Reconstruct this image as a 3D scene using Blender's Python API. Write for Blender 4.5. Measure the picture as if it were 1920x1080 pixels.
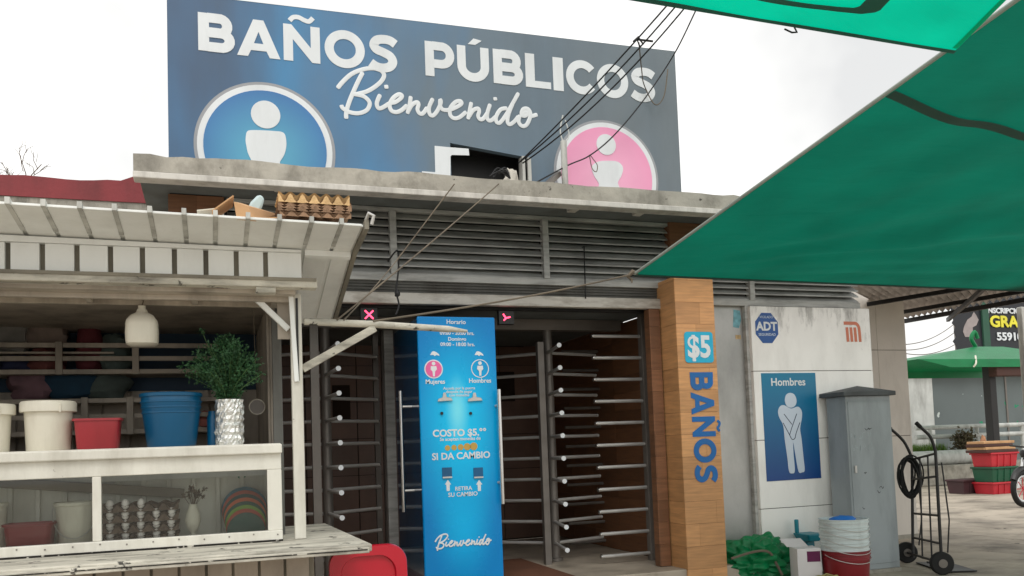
import bpy, math, random
from mathutils import Vector, Matrix, noise
from mathutils.geometry import tessellate_polygon
random.seed(7)
R_ = math.radians
for o in list(bpy.data.objects): bpy.data.objects.remove(o)
S = bpy.context.scene
COL = S.collection

# ------------------------------------------------------------------ camera
F, CX, CY = 1610.4, 960.0, 746.13          # focal length and principal point, in pixels of a 1920x1080 frame
EYE = Vector((0, 0, 1.3))
yw, pt, rl = .335066, .058713, -.036998
fw = Vector((math.sin(yw)*math.cos(pt), math.cos(yw)*math.cos(pt), math.sin(pt)))
r0 = Vector((math.cos(yw), -math.sin(yw), 0)); u0 = r0.cross(fw)
RT = math.cos(rl)*r0 + math.sin(rl)*u0; UP = -math.sin(rl)*r0 + math.cos(rl)*u0
cam = bpy.data.cameras.new('Camera'); camo = bpy.data.objects.new('Camera', cam); COL.objects.link(camo)
camo.matrix_world = Matrix.Translation(EYE) @ Matrix((RT, UP, -fw)).transposed().to_4x4()
cam.sensor_width = 36; cam.lens = F/1920*36; cam.shift_y = (CY-540)/1920
cam.clip_start = .05; cam.clip_end = 1500
S.camera = camo

def P(x, y, Y=None, Z=None, X=None, D=None):
    """the world point seen at photo pixel (x, y) on the plane Y=, Z= or X=, or at depth D"""
    d = fw*F + RT*(x-CX) - UP*(y-CY)
    if Y is not None: t = (Y-EYE.y)/d.y
    elif Z is not None: t = (Z-EYE.z)/d.z
    elif X is not None: t = (X-EYE.x)/d.x
    else: t = D/F
    return EYE + d*t

# ------------------------------------------------------------------ world, sun, exposure
W = bpy.data.worlds.new('World'); S.world = W; W.use_nodes = True
nt = W.node_tree; nt.nodes.clear()
N = nt.nodes.new; L = nt.links.new
SUN_EL, SUN_AZ = R_(54), R_(192)
out = N('ShaderNodeOutputWorld'); bg = N('ShaderNodeBackground'); bg.inputs[1].default_value = .1
sky = N('ShaderNodeTexSky'); sky.sky_type = 'NISHITA'; sky.sun_disc = False
sky.sun_elevation = SUN_EL; sky.sun_rotation = SUN_AZ; sky.dust_density = 4
hs = N('ShaderNodeHueSaturation'); hs.inputs['Saturation'].default_value = .15
L(sky.outputs[0], hs.inputs['Color'])
tc = N('ShaderNodeTexCoord'); ns = N('ShaderNodeTexNoise'); ns.inputs['Scale'].default_value = 2.2; ns.inputs['Detail'].default_value = 5
L(tc.outputs['Generated'], ns.inputs['Vector'])
rp = N('ShaderNodeValToRGB'); rp.color_ramp.elements[0].position = .4; rp.color_ramp.elements[1].position = .72
rp.color_ramp.elements[0].color = (6.4, 6.45, 6.45, 1); rp.color_ramp.elements[1].color = (12.5, 12.3, 11.8, 1)
L(ns.outputs['Fac'], rp.inputs[0])
mx = N('ShaderNodeMixRGB'); mx.inputs[0].default_value = .88
L(hs.outputs[0], mx.inputs[1]); L(rp.outputs[0], mx.inputs[2]); L(mx.outputs[0], bg.inputs[0]); L(bg.outputs[0], out.inputs[0])
sl = bpy.data.lights.new('Sun', 'SUN'); sl.energy = .85; sl.angle = R_(30); sl.color = (1, .975, .94)
so = bpy.data.objects.new('Sun', sl); COL.objects.link(so)
sd = Vector((math.sin(SUN_AZ)*math.cos(SUN_EL), math.cos(SUN_AZ)*math.cos(SUN_EL), math.sin(SUN_EL)))
so.rotation_euler = sd.to_track_quat('Z', 'Y').to_euler(); so.location = (-5, -8, 20)
V = S.view_settings; V.view_transform = 'Standard'; V.look = 'None'; V.gamma = 1; V.use_curve_mapping = False; V.exposure = .47
S.render.engine = 'CYCLES'

# ------------------------------------------------------------------ materials
def lin(r, g, b, k=1.0):
    return tuple((c/255/12.92 if c/255 <= .04045 else ((c/255+.055)/1.055)**2.4)*k for c in (r, g, b)) + (1,)
MATS = {}
def mat(name, col, rough=.6, metal=0, var=.12, vs=3.0, bump=.15, bs=30, dirt=None, damt=.5, ds=4.0, dst=(1, 1, .25), chips=None, cth=.68,
        cs=14, rand=0, st=(1, 1, 1), coat=0, spec=.5, mould=None):
    if name in MATS: return MATS[name]
    m = bpy.data.materials.new(name); m.use_nodes = True; t = m.node_tree; n = t.nodes.new; l = t.links.new
    b = t.nodes['Principled BSDF']; b.inputs['Roughness'].default_value = rough; b.inputs['Metallic'].default_value = metal
    b.inputs['Coat Weight'].default_value = coat; b.inputs['Specular IOR Level'].default_value = spec
    g = n('ShaderNodeNewGeometry')
    mp = n('ShaderNodeMapping'); mp.inputs['Scale'].default_value = st; l(g.outputs['Position'], mp.inputs[0])
    a = n('ShaderNodeTexNoise'); a.inputs['Scale'].default_value = vs; a.inputs['Detail'].default_value = 6; l(mp.outputs[0], a.inputs['Vector'])
    mr = n('ShaderNodeMapRange'); mr.inputs[1].default_value = .3; mr.inputs[2].default_value = .7
    mr.inputs[3].default_value = 1-var; mr.inputs[4].default_value = 1+var; l(a.outputs['Fac'], mr.inputs[0])
    v = mr.outputs[0]
    if rand:
        oi = n('ShaderNodeObjectInfo'); r2 = n('ShaderNodeMapRange'); r2.inputs[3].default_value = 1-rand; r2.inputs[4].default_value = 1+rand
        l(oi.outputs['Random'], r2.inputs[0]); mm = n('ShaderNodeMath'); mm.operation = 'MULTIPLY'; l(v, mm.inputs[0]); l(r2.outputs[0], mm.inputs[1]); v = mm.outputs[0]
    vm = n('ShaderNodeVectorMath'); vm.operation = 'SCALE'
    if isinstance(col, tuple): vm.inputs[0].default_value = col[:3]
    else: l(col(t), vm.inputs[0])
    l(v, vm.inputs['Scale']); c = vm.outputs[0]
    def over(c, colour, scale, lo, hi, stretch, amt):
        p2 = n('ShaderNodeMapping'); p2.inputs['Scale'].default_value = stretch; l(g.outputs['Position'], p2.inputs[0])
        q = n('ShaderNodeTexNoise'); q.inputs['Scale'].default_value = scale; q.inputs['Detail'].default_value = 8; q.inputs['Roughness'].default_value = .65
        l(p2.outputs[0], q.inputs['Vector'])
        k = n('ShaderNodeMapRange'); k.inputs[1].default_value = lo; k.inputs[2].default_value = hi; k.inputs[4].default_value = amt; l(q.outputs['Fac'], k.inputs[0])
        x = n('ShaderNodeMixRGB'); l(k.outputs[0], x.inputs[0]); l(c, x.inputs[1]); x.inputs[2].default_value = colour; return x.outputs[0]
    if dirt: c = over(c, dirt, ds, .45, .75, dst, damt)
    if chips: c = over(c, chips, cs, cth, cth+.04, (1, 1, 1), .9)
    if mould:                       # mould and rain streaks growing down from a joint at height mould[1]
        z0_, z1_, mc_, th = mould; sp = n('ShaderNodeSeparateXYZ'); l(g.outputs['Position'], sp.inputs[0])
        p2 = n('ShaderNodeMapping'); p2.inputs['Scale'].default_value = (1, 1, .3); l(g.outputs['Position'], p2.inputs[0])
        q = n('ShaderNodeTexNoise'); q.inputs['Scale'].default_value = 5.5; q.inputs['Detail'].default_value = 10; q.inputs['Roughness'].default_value = .75; l(p2.outputs[0], q.inputs['Vector'])
        zz_ = n('ShaderNodeMapRange'); zz_.inputs[1].default_value = z0_; zz_.inputs[2].default_value = z1_; l(sp.outputs[2], zz_.inputs[0])
        ad = n('ShaderNodeMath'); ad.operation = 'MULTIPLY_ADD'; l(zz_.outputs[0], ad.inputs[0]); ad.inputs[1].default_value = .3; l(q.outputs['Fac'], ad.inputs[2])
        k = n('ShaderNodeMapRange'); k.inputs[1].default_value = th; k.inputs[2].default_value = th+.22; k.inputs[4].default_value = .75; l(ad.outputs[0], k.inputs[0])
        x = n('ShaderNodeMixRGB'); l(k.outputs[0], x.inputs[0]); l(c, x.inputs[1]); x.inputs[2].default_value = mc_; c = x.outputs[0]
    l(c, b.inputs['Base Color'])
    if bump:
        q = n('ShaderNodeTexNoise'); q.inputs['Scale'].default_value = bs; q.inputs['Detail'].default_value = 4; l(mp.outputs[0], q.inputs['Vector'])
        bu = n('ShaderNodeBump'); bu.inputs['Strength'].default_value = bump; bu.inputs['Distance'].default_value = .01; l(q.outputs['Fac'], bu.inputs['Height']); l(bu.outputs[0], b.inputs['Normal'])
    rr = n('ShaderNodeMapRange'); rr.inputs[3].default_value = max(.03, rough-.12); rr.inputs[4].default_value = min(1, rough+.12); l(a.outputs['Fac'], rr.inputs[0]); l(rr.outputs[0], b.inputs['Roughness'])
    MATS[name] = m; return m
def emit(name, col, s):
    m = bpy.data.materials.new(name); m.use_nodes = True; b = m.node_tree.nodes['Principled BSDF']
    b.inputs['Base Color'].default_value = col; b.inputs['Emission Color'].default_value = col; b.inputs['Emission Strength'].default_value = s; return m
def glass(name, tint=(.95, .97, .96, 1)):
    m = bpy.data.materials.new(name); m.use_nodes = True; t = m.node_tree; t.nodes.clear(); n = t.nodes.new
    o = n('ShaderNodeOutputMaterial'); x = n('ShaderNodeMixShader'); tr = n('ShaderNodeBsdfTransparent'); tr.inputs[0].default_value = tint
    gl = n('ShaderNodeBsdfGlossy'); gl.inputs['Roughness'].default_value = .03; f = n('ShaderNodeFresnel'); f.inputs[0].default_value = 1.5
    t.links.new(f.outputs[0], x.inputs[0]); t.links.new(tr.outputs[0], x.inputs[1]); t.links.new(gl.outputs[0], x.inputs[2]); t.links.new(x.outputs[0], o.inputs[0]); return m
def cloth(name, col, tcol, tr, weave=500, rough=.55):
    m = bpy.data.materials.new(name); m.use_nodes = True; t = m.node_tree; n = t.nodes.new; l = t.links.new
    b = t.nodes['Principled BSDF']; o = t.nodes['Material Output']; b.inputs['Roughness'].default_value = rough
    g = n('ShaderNodeNewGeometry'); q = n('ShaderNodeTexNoise'); q.inputs['Scale'].default_value = 2.2; q.inputs['Detail'].default_value = 7; l(g.outputs['Position'], q.inputs['Vector'])
    k = n('ShaderNodeMapRange'); k.inputs[1].default_value = .3; k.inputs[2].default_value = .7; k.inputs[3].default_value = .84; k.inputs[4].default_value = 1.12; l(q.outputs['Fac'], k.inputs[0])
    v = n('ShaderNodeVectorMath'); v.operation = 'SCALE'; v.inputs[0].default_value = col[:3]; l(k.outputs[0], v.inputs['Scale']); l(v.outputs[0], b.inputs['Base Color'])
    v2 = n('ShaderNodeVectorMath'); v2.operation = 'SCALE'; v2.inputs[0].default_value = tcol[:3]; l(k.outputs[0], v2.inputs['Scale'])
    ts = n('ShaderNodeBsdfTranslucent'); l(v2.outputs[0], ts.inputs[0])
    w = n('ShaderNodeTexWave'); w.inputs['Scale'].default_value = weave/10; w.inputs['Distortion'].default_value = .5; l(g.outputs['Position'], w.inputs['Vector'])
    bu = n('ShaderNodeBump'); bu.inputs['Strength'].default_value = .12; bu.inputs['Distance'].default_value = .004; l(w.outputs['Fac'], bu.inputs['Height'])
    mp = n('ShaderNodeMapping'); mp.inputs['Rotation'].default_value = (0, 0, .62); mp.inputs['Scale'].default_value = (.7, 5, 3); l(g.outputs['Position'], mp.inputs[0])
    cw = n('ShaderNodeTexNoise'); cw.inputs['Scale'].default_value = 1.6; cw.inputs['Detail'].default_value = 5; cw.inputs['Distortion'].default_value = .6; l(mp.outputs[0], cw.inputs['Vector'])
    b2 = n('ShaderNodeBump'); b2.inputs['Strength'].default_value = .18; b2.inputs['Distance'].default_value = .05; l(cw.outputs['Fac'], b2.inputs['Height']); l(bu.outputs[0], b2.inputs['Normal']); l(b2.outputs[0], b.inputs['Normal']); l(b2.outputs[0], ts.inputs['Normal'])
    x = n('ShaderNodeMixShader'); x.inputs[0].default_value = tr; l(b.outputs[0], x.inputs[1]); l(ts.outputs[0], x.inputs[2]); l(x.outputs[0], o.inputs[0]); return m

GRIME = lin(70, 62, 52); RUST = lin(82, 52, 34); DARK = lin(30, 27, 25)
m_concrete = mat('old_concrete', lin(168, 163, 152), .85, var=.2, vs=5, bump=.6, bs=25, dirt=lin(84, 80, 70), damt=.75, ds=5, dst=(1, 1, .6), chips=lin(60, 57, 50), cth=.66, cs=7, mould=(3.2, 3.4, lin(58, 56, 50), .78))
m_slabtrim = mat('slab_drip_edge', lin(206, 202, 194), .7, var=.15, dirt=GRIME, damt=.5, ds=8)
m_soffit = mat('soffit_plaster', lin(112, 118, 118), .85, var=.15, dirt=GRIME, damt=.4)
m_stall = mat('stall_white_paint', lin(242, 244, 241), .5, var=.04, dirt=lin(160, 157, 146), damt=.2, ds=5, chips=lin(60, 44, 30), cth=.75, cs=17)  # stall white, lightened in colour to offset shade on the roof and fascia
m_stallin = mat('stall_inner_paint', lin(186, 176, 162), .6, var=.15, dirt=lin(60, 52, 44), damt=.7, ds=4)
m_case = mat('stall_white_dimmed', lin(222, 219, 208), .5, var=.06, dirt=lin(140, 132, 114), damt=.5, ds=5, chips=lin(60, 44, 30), cth=.69, cs=19)  # same stall white with dirt and chips, dimmed in colour to offset direct sun
m_shelf = mat('weathered_shelf', lin(205, 200, 186), .65, var=.15, bump=.5, bs=40, dirt=lin(60, 54, 46), damt=.9, ds=7, dst=(.35, 1.6, 1.6), chips=lin(25, 21, 18), cth=.6, cs=11)
m_rib = mat('rib_grey', lin(198, 198, 192), .55, var=.2, dirt=GRIME, damt=.7, ds=9)
m_groove = mat('groove_paint', lin(138, 132, 118), .7, var=.2, dirt=DARK, damt=.6)
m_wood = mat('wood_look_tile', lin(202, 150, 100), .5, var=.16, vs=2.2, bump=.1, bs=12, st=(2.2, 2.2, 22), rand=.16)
m_wood_shaded = mat('shaded_wood_tile', lin(122, 84, 58), .5, var=.2, vs=2.2, bump=.1, bs=12, st=(2.2, 2.2, 22), rand=.2)  # same wood look tile, its colour darkened to stand in for shade
m_joint = mat('dark_joint', lin(48, 34, 24), .9)
m_steel = mat('brushed_steel', lin(198, 196, 192), .38, .35, var=.1, vs=6, bump=.05)
m_steeld = mat('dull_steel_post', lin(122, 116, 110), .42, .3, var=.15, vs=5, bump=.05)
m_chrome = mat('bright_steel', lin(215, 215, 213), .2, 1, var=.05, bump=0)
m_alum = mat('louver_aluminium', lin(186, 187, 184), .5, .1, var=.12, vs=4, dirt=lin(70, 66, 60), damt=.65, ds=6, dst=(.4, 1, 3))
m_shut = mat('shutter_grey', lin(112, 112, 108), .55, .3, var=.2, vs=4, dirt=GRIME, damt=.6)
m_bar = mat('shutter_bar_white', lin(205, 202, 194), .6, var=.1, dirt=lin(110, 96, 80), damt=.8, ds=6, dst=(.5, 1, 2), chips=RUST, cth=.7, cs=10)
m_panel = mat('white_cladding', lin(246, 245, 241), .45, var=.03, bump=.05, dirt=lin(150, 146, 138), damt=.24, ds=3.5, dst=(1, 1, .35), chips=lin(105, 100, 92), cth=.74, cs=6, mould=(1.75, 2.6, lin(72, 68, 60), .74))
m_wall2 = mat('cream_cladding', lin(214, 207, 198), .6, var=.06, dirt=lin(130, 120, 108), damt=.4)
m_door = mat('galvanised_door', lin(186, 186, 183), .42, .55, var=.14, vs=1.2, bump=.05, dirt=lin(70, 70, 68), damt=.5, ds=1.5, dst=(1, 1, .5))
m_inner = mat('brown_tile', lin(114, 86, 72), .4, var=.2, vs=3, rand=.1)
m_floor = mat('floor_tile', lin(176, 164, 148), .45, var=.12, dirt=GRIME, damt=.5)
m_mat = mat('brown_mat', lin(105, 66, 46), .9, var=.2, bump=.6, bs=120)
m_black = mat('black_paint', lin(26, 25, 25), .45, var=.3, bump=.2)
m_rubber = mat('black_rubber', lin(20, 20, 20), .75, var=.3)
m_cable = mat('black_cable', lin(24, 24, 26), .6)
m_rope = mat('grey_rope', lin(108, 98, 84), .9, var=.3)
m_white = mat('white_print', lin(222, 226, 228), .55, var=.04, bump=0, dirt=lin(150, 150, 148), damt=.25)
m_plw = mat('white_plastic', lin(226, 221, 205), .4, var=.05, bump=.03, dirt=lin(140, 126, 100), damt=.4, ds=6)
m_plr = mat('red_plastic', lin(160, 46, 54), .35, var=.1, bump=.03, dirt=lin(80, 26, 28), damt=.4)
m_plrd = mat('dark_red_plastic', lin(128, 26, 34), .4, var=.1, bump=.03)
m_plb = mat('blue_plastic', lin(0, 84, 124), .35, var=.08, bump=.03)
m_green = mat('crate_green', lin(24, 84, 58), .5, var=.15)
m_chair = mat('glossy_red_plastic', lin(190, 16, 42), .28, var=.05, bump=.04, coat=.3)
m_card = mat('cardboard', lin(196, 154, 112), .85, var=.12, dirt=lin(120, 88, 58), damt=.5)
m_pulp = mat('egg_tray_pulp', lin(142, 112, 88), .95, var=.25, vs=20, bump=.5, bs=80, rand=.25)
m_pulpl = mat('pale_tray_pulp', lin(208, 172, 124), .95, var=.2, vs=20, bump=.5, bs=80)
m_pulpd = mat('dark_tray_pulp', lin(104, 88, 76), .95, var=.25, vs=20, bump=.5, bs=80, rand=.15)
m_egg = mat('egg_shell', lin(244, 236, 230), .5, var=.04, bump=.03)
m_bag = mat('pale_plastic_bag', lin(188, 208, 210), .35, var=.1)
m_cab = mat('cabinet_grey', lin(160, 168, 172), .5, var=.05, bump=.04, dirt=lin(74, 80, 80), damt=.5, ds=3, chips=lin(215, 218, 215), cth=.755, cs=8)
m_cap = mat('cabinet_cap', lin(86, 90, 92), .7, var=.12, dirt=DARK, damt=.5)
m_redwall = mat('red_band_paint', lin(142, 62, 66), .8, var=.1, bump=.3, dirt=lin(92, 48, 48), damt=.5)
m_pave = mat('pavement_concrete', lin(176, 165, 149), .8, var=.15, vs=1.2, bump=.3, bs=18, dirt=lin(62, 56, 48), damt=.9, ds=1.4, dst=(1, 1, 1), chips=lin(70, 64, 56), cth=.63, cs=3.5)
m_greywall = mat('grey_container', lin(104, 112, 112), .6, var=.12, vs=.8, dirt=lin(60, 66, 66), damt=.6, ds=1)
m_leaf = mat('herb_leaf', lin(46, 86, 50), .6, var=.35, vs=12, bump=0)
m_stem = mat('herb_stem', lin(80, 112, 62), .7)
m_grass = mat('grass_blade', lin(96, 128, 48), .7, var=.3, vs=6, bump=0)
m_twig = mat('dry_twig', lin(88, 72, 60), .9)
m_pipe = mat('grey_pipe', lin(204, 206, 202), .6, var=.1, dirt=GRIME, damt=.5)
m_brown = mat('brown_beam', lin(72, 44, 36), .7)
m_foil = mat('crinkled_foil', lin(232, 232, 228), .3, .85, var=.05, bump=.8, bs=60)
m_glass = glass('display_glass')
m_tarp = cloth('green_tarp', lin(0, 108, 86), lin(0, 110, 88), .55, rough=.75)
m_tarp2 = cloth('bright_green_tarp', lin(0, 150, 122), lin(0, 196, 156), .7)
m_tarpb = cloth('green_bundle', lin(0, 128, 74), lin(0, 120, 70), .15, rough=.4)
m_strap = cloth('dark_strap', lin(62, 96, 88), lin(62, 96, 88), .45)

# ------------------------------------------------------------------ mesh helpers
class B:
    def __init__(s): s.v = []; s.f = []
    def add(s, vs, fs):
        k = len(s.v); s.v += [Vector(p) for p in vs]; s.f += [tuple(k+i for i in f) for f in fs]; return s
    def hexa(s, p): return s.add(p, [(0, 3, 2, 1), (4, 5, 6, 7), (0, 1, 5, 4), (1, 2, 6, 5), (2, 3, 7, 6), (3, 0, 4, 7)])
    def box(s, x0, x1, y0, y1, z0, z1):
        return s.hexa([(x0, y0, z0), (x1, y0, z0), (x1, y1, z0), (x0, y1, z0), (x0, y0, z1), (x1, y0, z1), (x1, y1, z1), (x0, y1, z1)])
    def obox(s, c, a, b, h):     # half axes a, b, h
        c, a, b, h = map(Vector, (c, a, b, h))
        return s.hexa([c-a-b-h, c+a-b-h, c+a+b-h, c-a+b-h, c-a-b+h, c+a-b+h, c+a+b+h, c-a+b+h])
    def bar(s, p, q, w, h, up=(0, 0, 1)):
        p, q, up = Vector(p), Vector(q), Vector(up); d = q-p; sd = d.cross(up).normalized(); u = sd.cross(d).normalized()
        return s.obox((p+q)/2, d/2, sd*w/2, u*h/2)
    def tube(s, pts, r, n=10, closed=False):
        pts = [Vector(p) for p in pts]; m = len(pts); rs = r if isinstance(r, (list, tuple)) else [r]*m
        k = len(s.v); pu = None
        for i, p in enumerate(pts):
            a = pts[(i-1) % m] if (closed or i) else p; b = pts[(i+1) % m] if (closed or i < m-1) else p
            t = (b-a).normalized()
            if pu is None: pu = t.orthogonal().normalized()
            pu = (pu-t*pu.dot(t)); pu = pu.normalized() if pu.length > 1e-6 else t.orthogonal().normalized()
            w = t.cross(pu)
            for j in range(n):
                g = 2*math.pi*j/n; s.v.append(p+(pu*math.cos(g)+w*math.sin(g))*rs[i])
        for i in range(m if closed else m-1):
            for j in range(n):
                a0 = k+i*n; b0 = k+((i+1) % m)*n
                s.f.append((a0+j, a0+(j+1) % n, b0+(j+1) % n, b0+j))
        if not closed:
            s.f.append(tuple(k+j for j in reversed(range(n)))); s.f.append(tuple(k+(m-1)*n+j for j in range(n)))
        return s
    def lathe(s, c, prof, n=28, jit=0, sx=1, sy=1):
        c = Vector(c); k = len(s.v); m = len(prof)
        for r, z in prof:
            for j in range(n):
                g = 2*math.pi*j/n; rr = r
                if jit: rr += jit*(noise.noise((math.cos(g)*9, math.sin(g)*9, z*60)))
                s.v.append(c+Vector((rr*sx*math.cos(g), rr*sy*math.sin(g), z)))
        for i in range(m-1):
            for j in range(n): s.f.append((k+i*n+j, k+i*n+(j+1) % n, k+(i+1)*n+(j+1) % n, k+(i+1)*n+j))
        if prof[0][0] > .0005: s.f.append(tuple(k+j for j in reversed(range(n))))
        if prof[-1][0] > .0005: s.f.append(tuple(k+(m-1)*n+j for j in range(n)))
        return s
    def plate(s, loops, Y, t):    # flat outline(s) (x, z) standing in plane Y, thickness t towards the viewer
        tri = tessellate_polygon([[Vector((x, z, 0)) for x, z in lp] for lp in loops]); flat = [p for lp in loops for p in lp]; n = len(flat)
        s_ = len(s.v)
        s.v += [Vector((x, Y-t, z)) for x, z in flat] + [Vector((x, Y, z)) for x, z in flat]
        for a, b, c in tri:
            pa, pb, pc = flat[a], flat[b], flat[c]
            cr = (pb[0]-pa[0])*(pc[1]-pa[1])-(pb[1]-pa[1])*(pc[0]-pa[0])
            s.f.append((s_+a, s_+b, s_+c) if cr > 0 else (s_+a, s_+c, s_+b))
        i0 = 0
        for lp in loops:
            m = len(lp)
            for i in range(m): s.f.append((s_+i0+i, s_+i0+(i+1) % m, s_+n+i0+(i+1) % m, s_+n+i0+i))
            i0 += m
        return s
    def ribbon(s, pts, w, Y, t, closed=False):   # flat pen stroke along (x, z) points
        m = len(pts); lf = []; rt = []
        for i in range(m):
            p = Vector(pts[i]); a = Vector(pts[i-1]) if (i or closed) else None; b = Vector(pts[(i+1) % m]) if (i < m-1 or closed) else None
            d1 = (p-a).normalized() if a is not None else (b-p).normalized(); d2 = (b-p).normalized() if b is not None else d1
            n1 = Vector((-d1.y, d1.x)); n2 = Vector((-d2.y, d2.x)); mi = (n1+n2)
            mi = mi.normalized() if mi.length > 1e-5 else n1
            k = min(1.6, 1/max(.3, mi.dot(n1))); ww = w[i] if isinstance(w, list) else w
            lf.append(p+mi*k*ww/2); rt.append(p-mi*k*ww/2)
        k = len(s.v)
        for q in lf: s.v.append(Vector((q.x, Y-t, q.y)))
        for q in rt: s.v.append(Vector((q.x, Y-t, q.y)))
        for q in lf: s.v.append(Vector((q.x, Y, q.y)))
        for q in rt: s.v.append(Vector((q.x, Y, q.y)))
        for i in range(m if closed else m-1):
            j = (i+1) % m
            s.f += [(k+i, k+m+i, k+m+j, k+j), (k+i, k+j, k+2*m+j, k+2*m+i), (k+m+i, k+3*m+i, k+3*m+j, k+m+j)]
        if not closed:
            e = m-1; s.f += [(k, k+2*m, k+3*m, k+m), (k+e, k+m+e, k+3*m+e, k+2*m+e)]
        return s
WL = {}
def wl(o): return WL.get(o.name, Vector((0, 0, 0))) if o else Vector((0, 0, 0))
def tag(o, label=None, cat=None, group=None, kind=None):
    if label: o['label'] = label
    if cat: o['category'] = cat
    if group: o['group'] = group
    if kind: o['kind'] = kind
    return o
def build(name, b, m, parent=None, smooth=False, bevel=0, label=None, cat=None, group=None, kind=None, rot=None):
    lo = Vector([min(v[i] for v in b.v) for i in range(3)]); hi = Vector([max(v[i] for v in b.v) for i in range(3)])
    c = Vector(((lo.x+hi.x)/2, (lo.y+hi.y)/2, lo.z))
    me = bpy.data.meshes.new(name); me.from_pydata([v-c for v in b.v], [], b.f); me.update()
    if smooth: me.shade_smooth(); me.set_sharp_from_angle(angle=R_(42))
    me.materials.append(m)
    o = bpy.data.objects.new(name, me); COL.objects.link(o)
    o.parent = parent; o.location = c-wl(parent); WL[o.name] = c
    if bevel:
        md = o.modifiers.new('bevel', 'BEVEL'); md.width = bevel; md.segments = 2; md.limit_method = 'ANGLE'; md.angle_limit = R_(35)
    return tag(o, label, cat, group, kind)
def again(o, loc, parent=None, label=None):      # a sharing copy of one mesh object placed with its base at loc
    c = o.copy(); COL.objects.link(c); c.parent = parent if parent else o.parent
    c.location = Vector(loc)-wl(c.parent); WL[c.name] = Vector(loc)
    if label: c['label'] = label
    return c
def thing(name, label, cat, loc=(0, 0, 0), group=None):
    o = bpy.data.objects.new(name, None); COL.objects.link(o); o.location = loc; o.empty_display_size = .1; WL[o.name] = Vector(loc)
    return tag(o, label, cat, group)
def sub(name, parent, loc): # an empty part that holds sub-parts
    o = bpy.data.objects.new(name, None); COL.objects.link(o); o.parent = parent; o.location = Vector(loc)-wl(parent); o.empty_display_size = .1; WL[o.name] = Vector(loc); return o
def crom(pts, n=6, closed=False):
    pts = [Vector(p) for p in pts]; m = len(pts); o = []
    for i in range(m if closed else m-1):
        g = (lambda k: pts[k % m]) if closed else (lambda k: pts[max(0, min(m-1, k))])
        a, b, c, d = g(i-1), g(i), g(i+1), g(i+2)
        for j in range(n):
            t = j/n; o.append(.5*((2*b)+(c-a)*t+(2*a-5*b+4*c-d)*t*t+(3*b-a-3*c+d)*t*t*t))
    if not closed: o.append(pts[-1])
    return o
def circ(cx, cz, r, n=40, a0=0, a1=360, rz=None):
    rz = rz or r
    full = abs(a1-a0) == 360
    return [(cx+r*math.cos(R_(a0+(a1-a0)*i/(n if full else n-1))), cz+rz*math.sin(R_(a0+(a1-a0)*i/(n if full else n-1)))) for i in range(n)]
def rrect(x0, x1, z0, z1, r, n=6):
    o = []
    for cx, cz, a in ((x1-r, z1-r, 0), (x0+r, z1-r, 90), (x0+r, z0+r, 180), (x1-r, z0+r, 270)):
        o += [(cx+r*math.cos(R_(a+90*i/n)), cz+r*math.sin(R_(a+90*i/n))) for i in range(n+1)]
    return o
def sag(p, q, s, n=14):
    p, q = Vector(p), Vector(q); return [p.lerp(q, i/n)-Vector((0, 0, s*4*(i/n)*(1-i/n))) for i in range(n+1)]

# bold geometric capitals, unit height; each entry: (advance width, list of strokes/outlines)
def capital(b, ch, x0, x1, z0, z1, Y, t=.004):
    w_ = {'B': .80, 'A': 1.0, 'N': .9, 'O': 1.06, 'S': .80, 'P': .78, 'U': .86, 'L': .66, 'I': .25, 'C': .92}[ch]
    sx, sz = (x1-x0)/w_, z1-z0
    M_ = lambda q: [(x0+x*sx, z0+z*sz) for x, z in q]
    w = .235; h = w/2; e = [0]
    def pen(q, closed=False):
        e[0] += .0006; b.ribbon(M_(q), w*(sx+sz)/2, Y, t+e[0], closed)
    def poly(*q): b.plate([M_(k) for k in q], Y, t)
    if ch == 'I': poly([(0, 0), (.25, 0), (.25, 1), (0, 1)])
    if ch == 'L': poly([(0, 0), (.66, 0), (.66, .2), (.24, .2), (.24, 1), (0, 1)])
    if ch == 'A': poly([(0, 0), (.25, 0), (.32, .17), (.68, .17), (.75, 0), (1, 0), (.62, 1), (.38, 1)], [(.39, .36), (.61, .36), (.5, .68)])
    if ch == 'N': poly([(0, 0), (.23, 0), (.23, .6), (.70, 0), (.9, 0), (.9, 1), (.67, 1), (.67, .4), (.2, 1), (0, 1)])
    if ch == 'B':
        poly([(0, 0), (.235, 0), (.235, 1), (0, 1)])
        pen([(.2, 1-h), (.44, 1-h)]+circ(.46, .69, .17, 10, 80, -80, .195)+[(.44, .505), (.2, .505)])
        pen([(.2, .495), (.48, .495)]+circ(.49, .305, .19, 10, 80, -80, .19)+[(.48, h), (.2, h)])
    if ch == 'P':
        poly([(0, 0), (.235, 0), (.235, 1), (0, 1)])
        pen([(.2, 1-h), (.42, 1-h)]+circ(.44, .63, .225, 12, 80, -80, .255)+[(.42, .37), (.2, .37)])
    if ch == 'O': pen(circ(.53, .5, .53-h, 44, rz=.5-h), True)
    if ch == 'C': pen(circ(.52, .5, .52-h, 34, 38, 322, rz=.5-h))
    if ch == 'U': pen([(h, 1), (h, .46)]+circ(.43, .43, .43-h, 18, 180, 360, rz=.43-h)+[(.86-h, .46), (.86-h, 1)])
    if ch == 'S': pen([tuple(p) for p in crom([(.735, .79), (.6, .87), (.43, .888), (.25, .845), (.165, .72), (.23, .6), (.42, .53), (.59, .445), (.655, .3), (.57, .165), (.4, .112), (.22, .135), (.07, .225)], 5)])
    return M_
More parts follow.
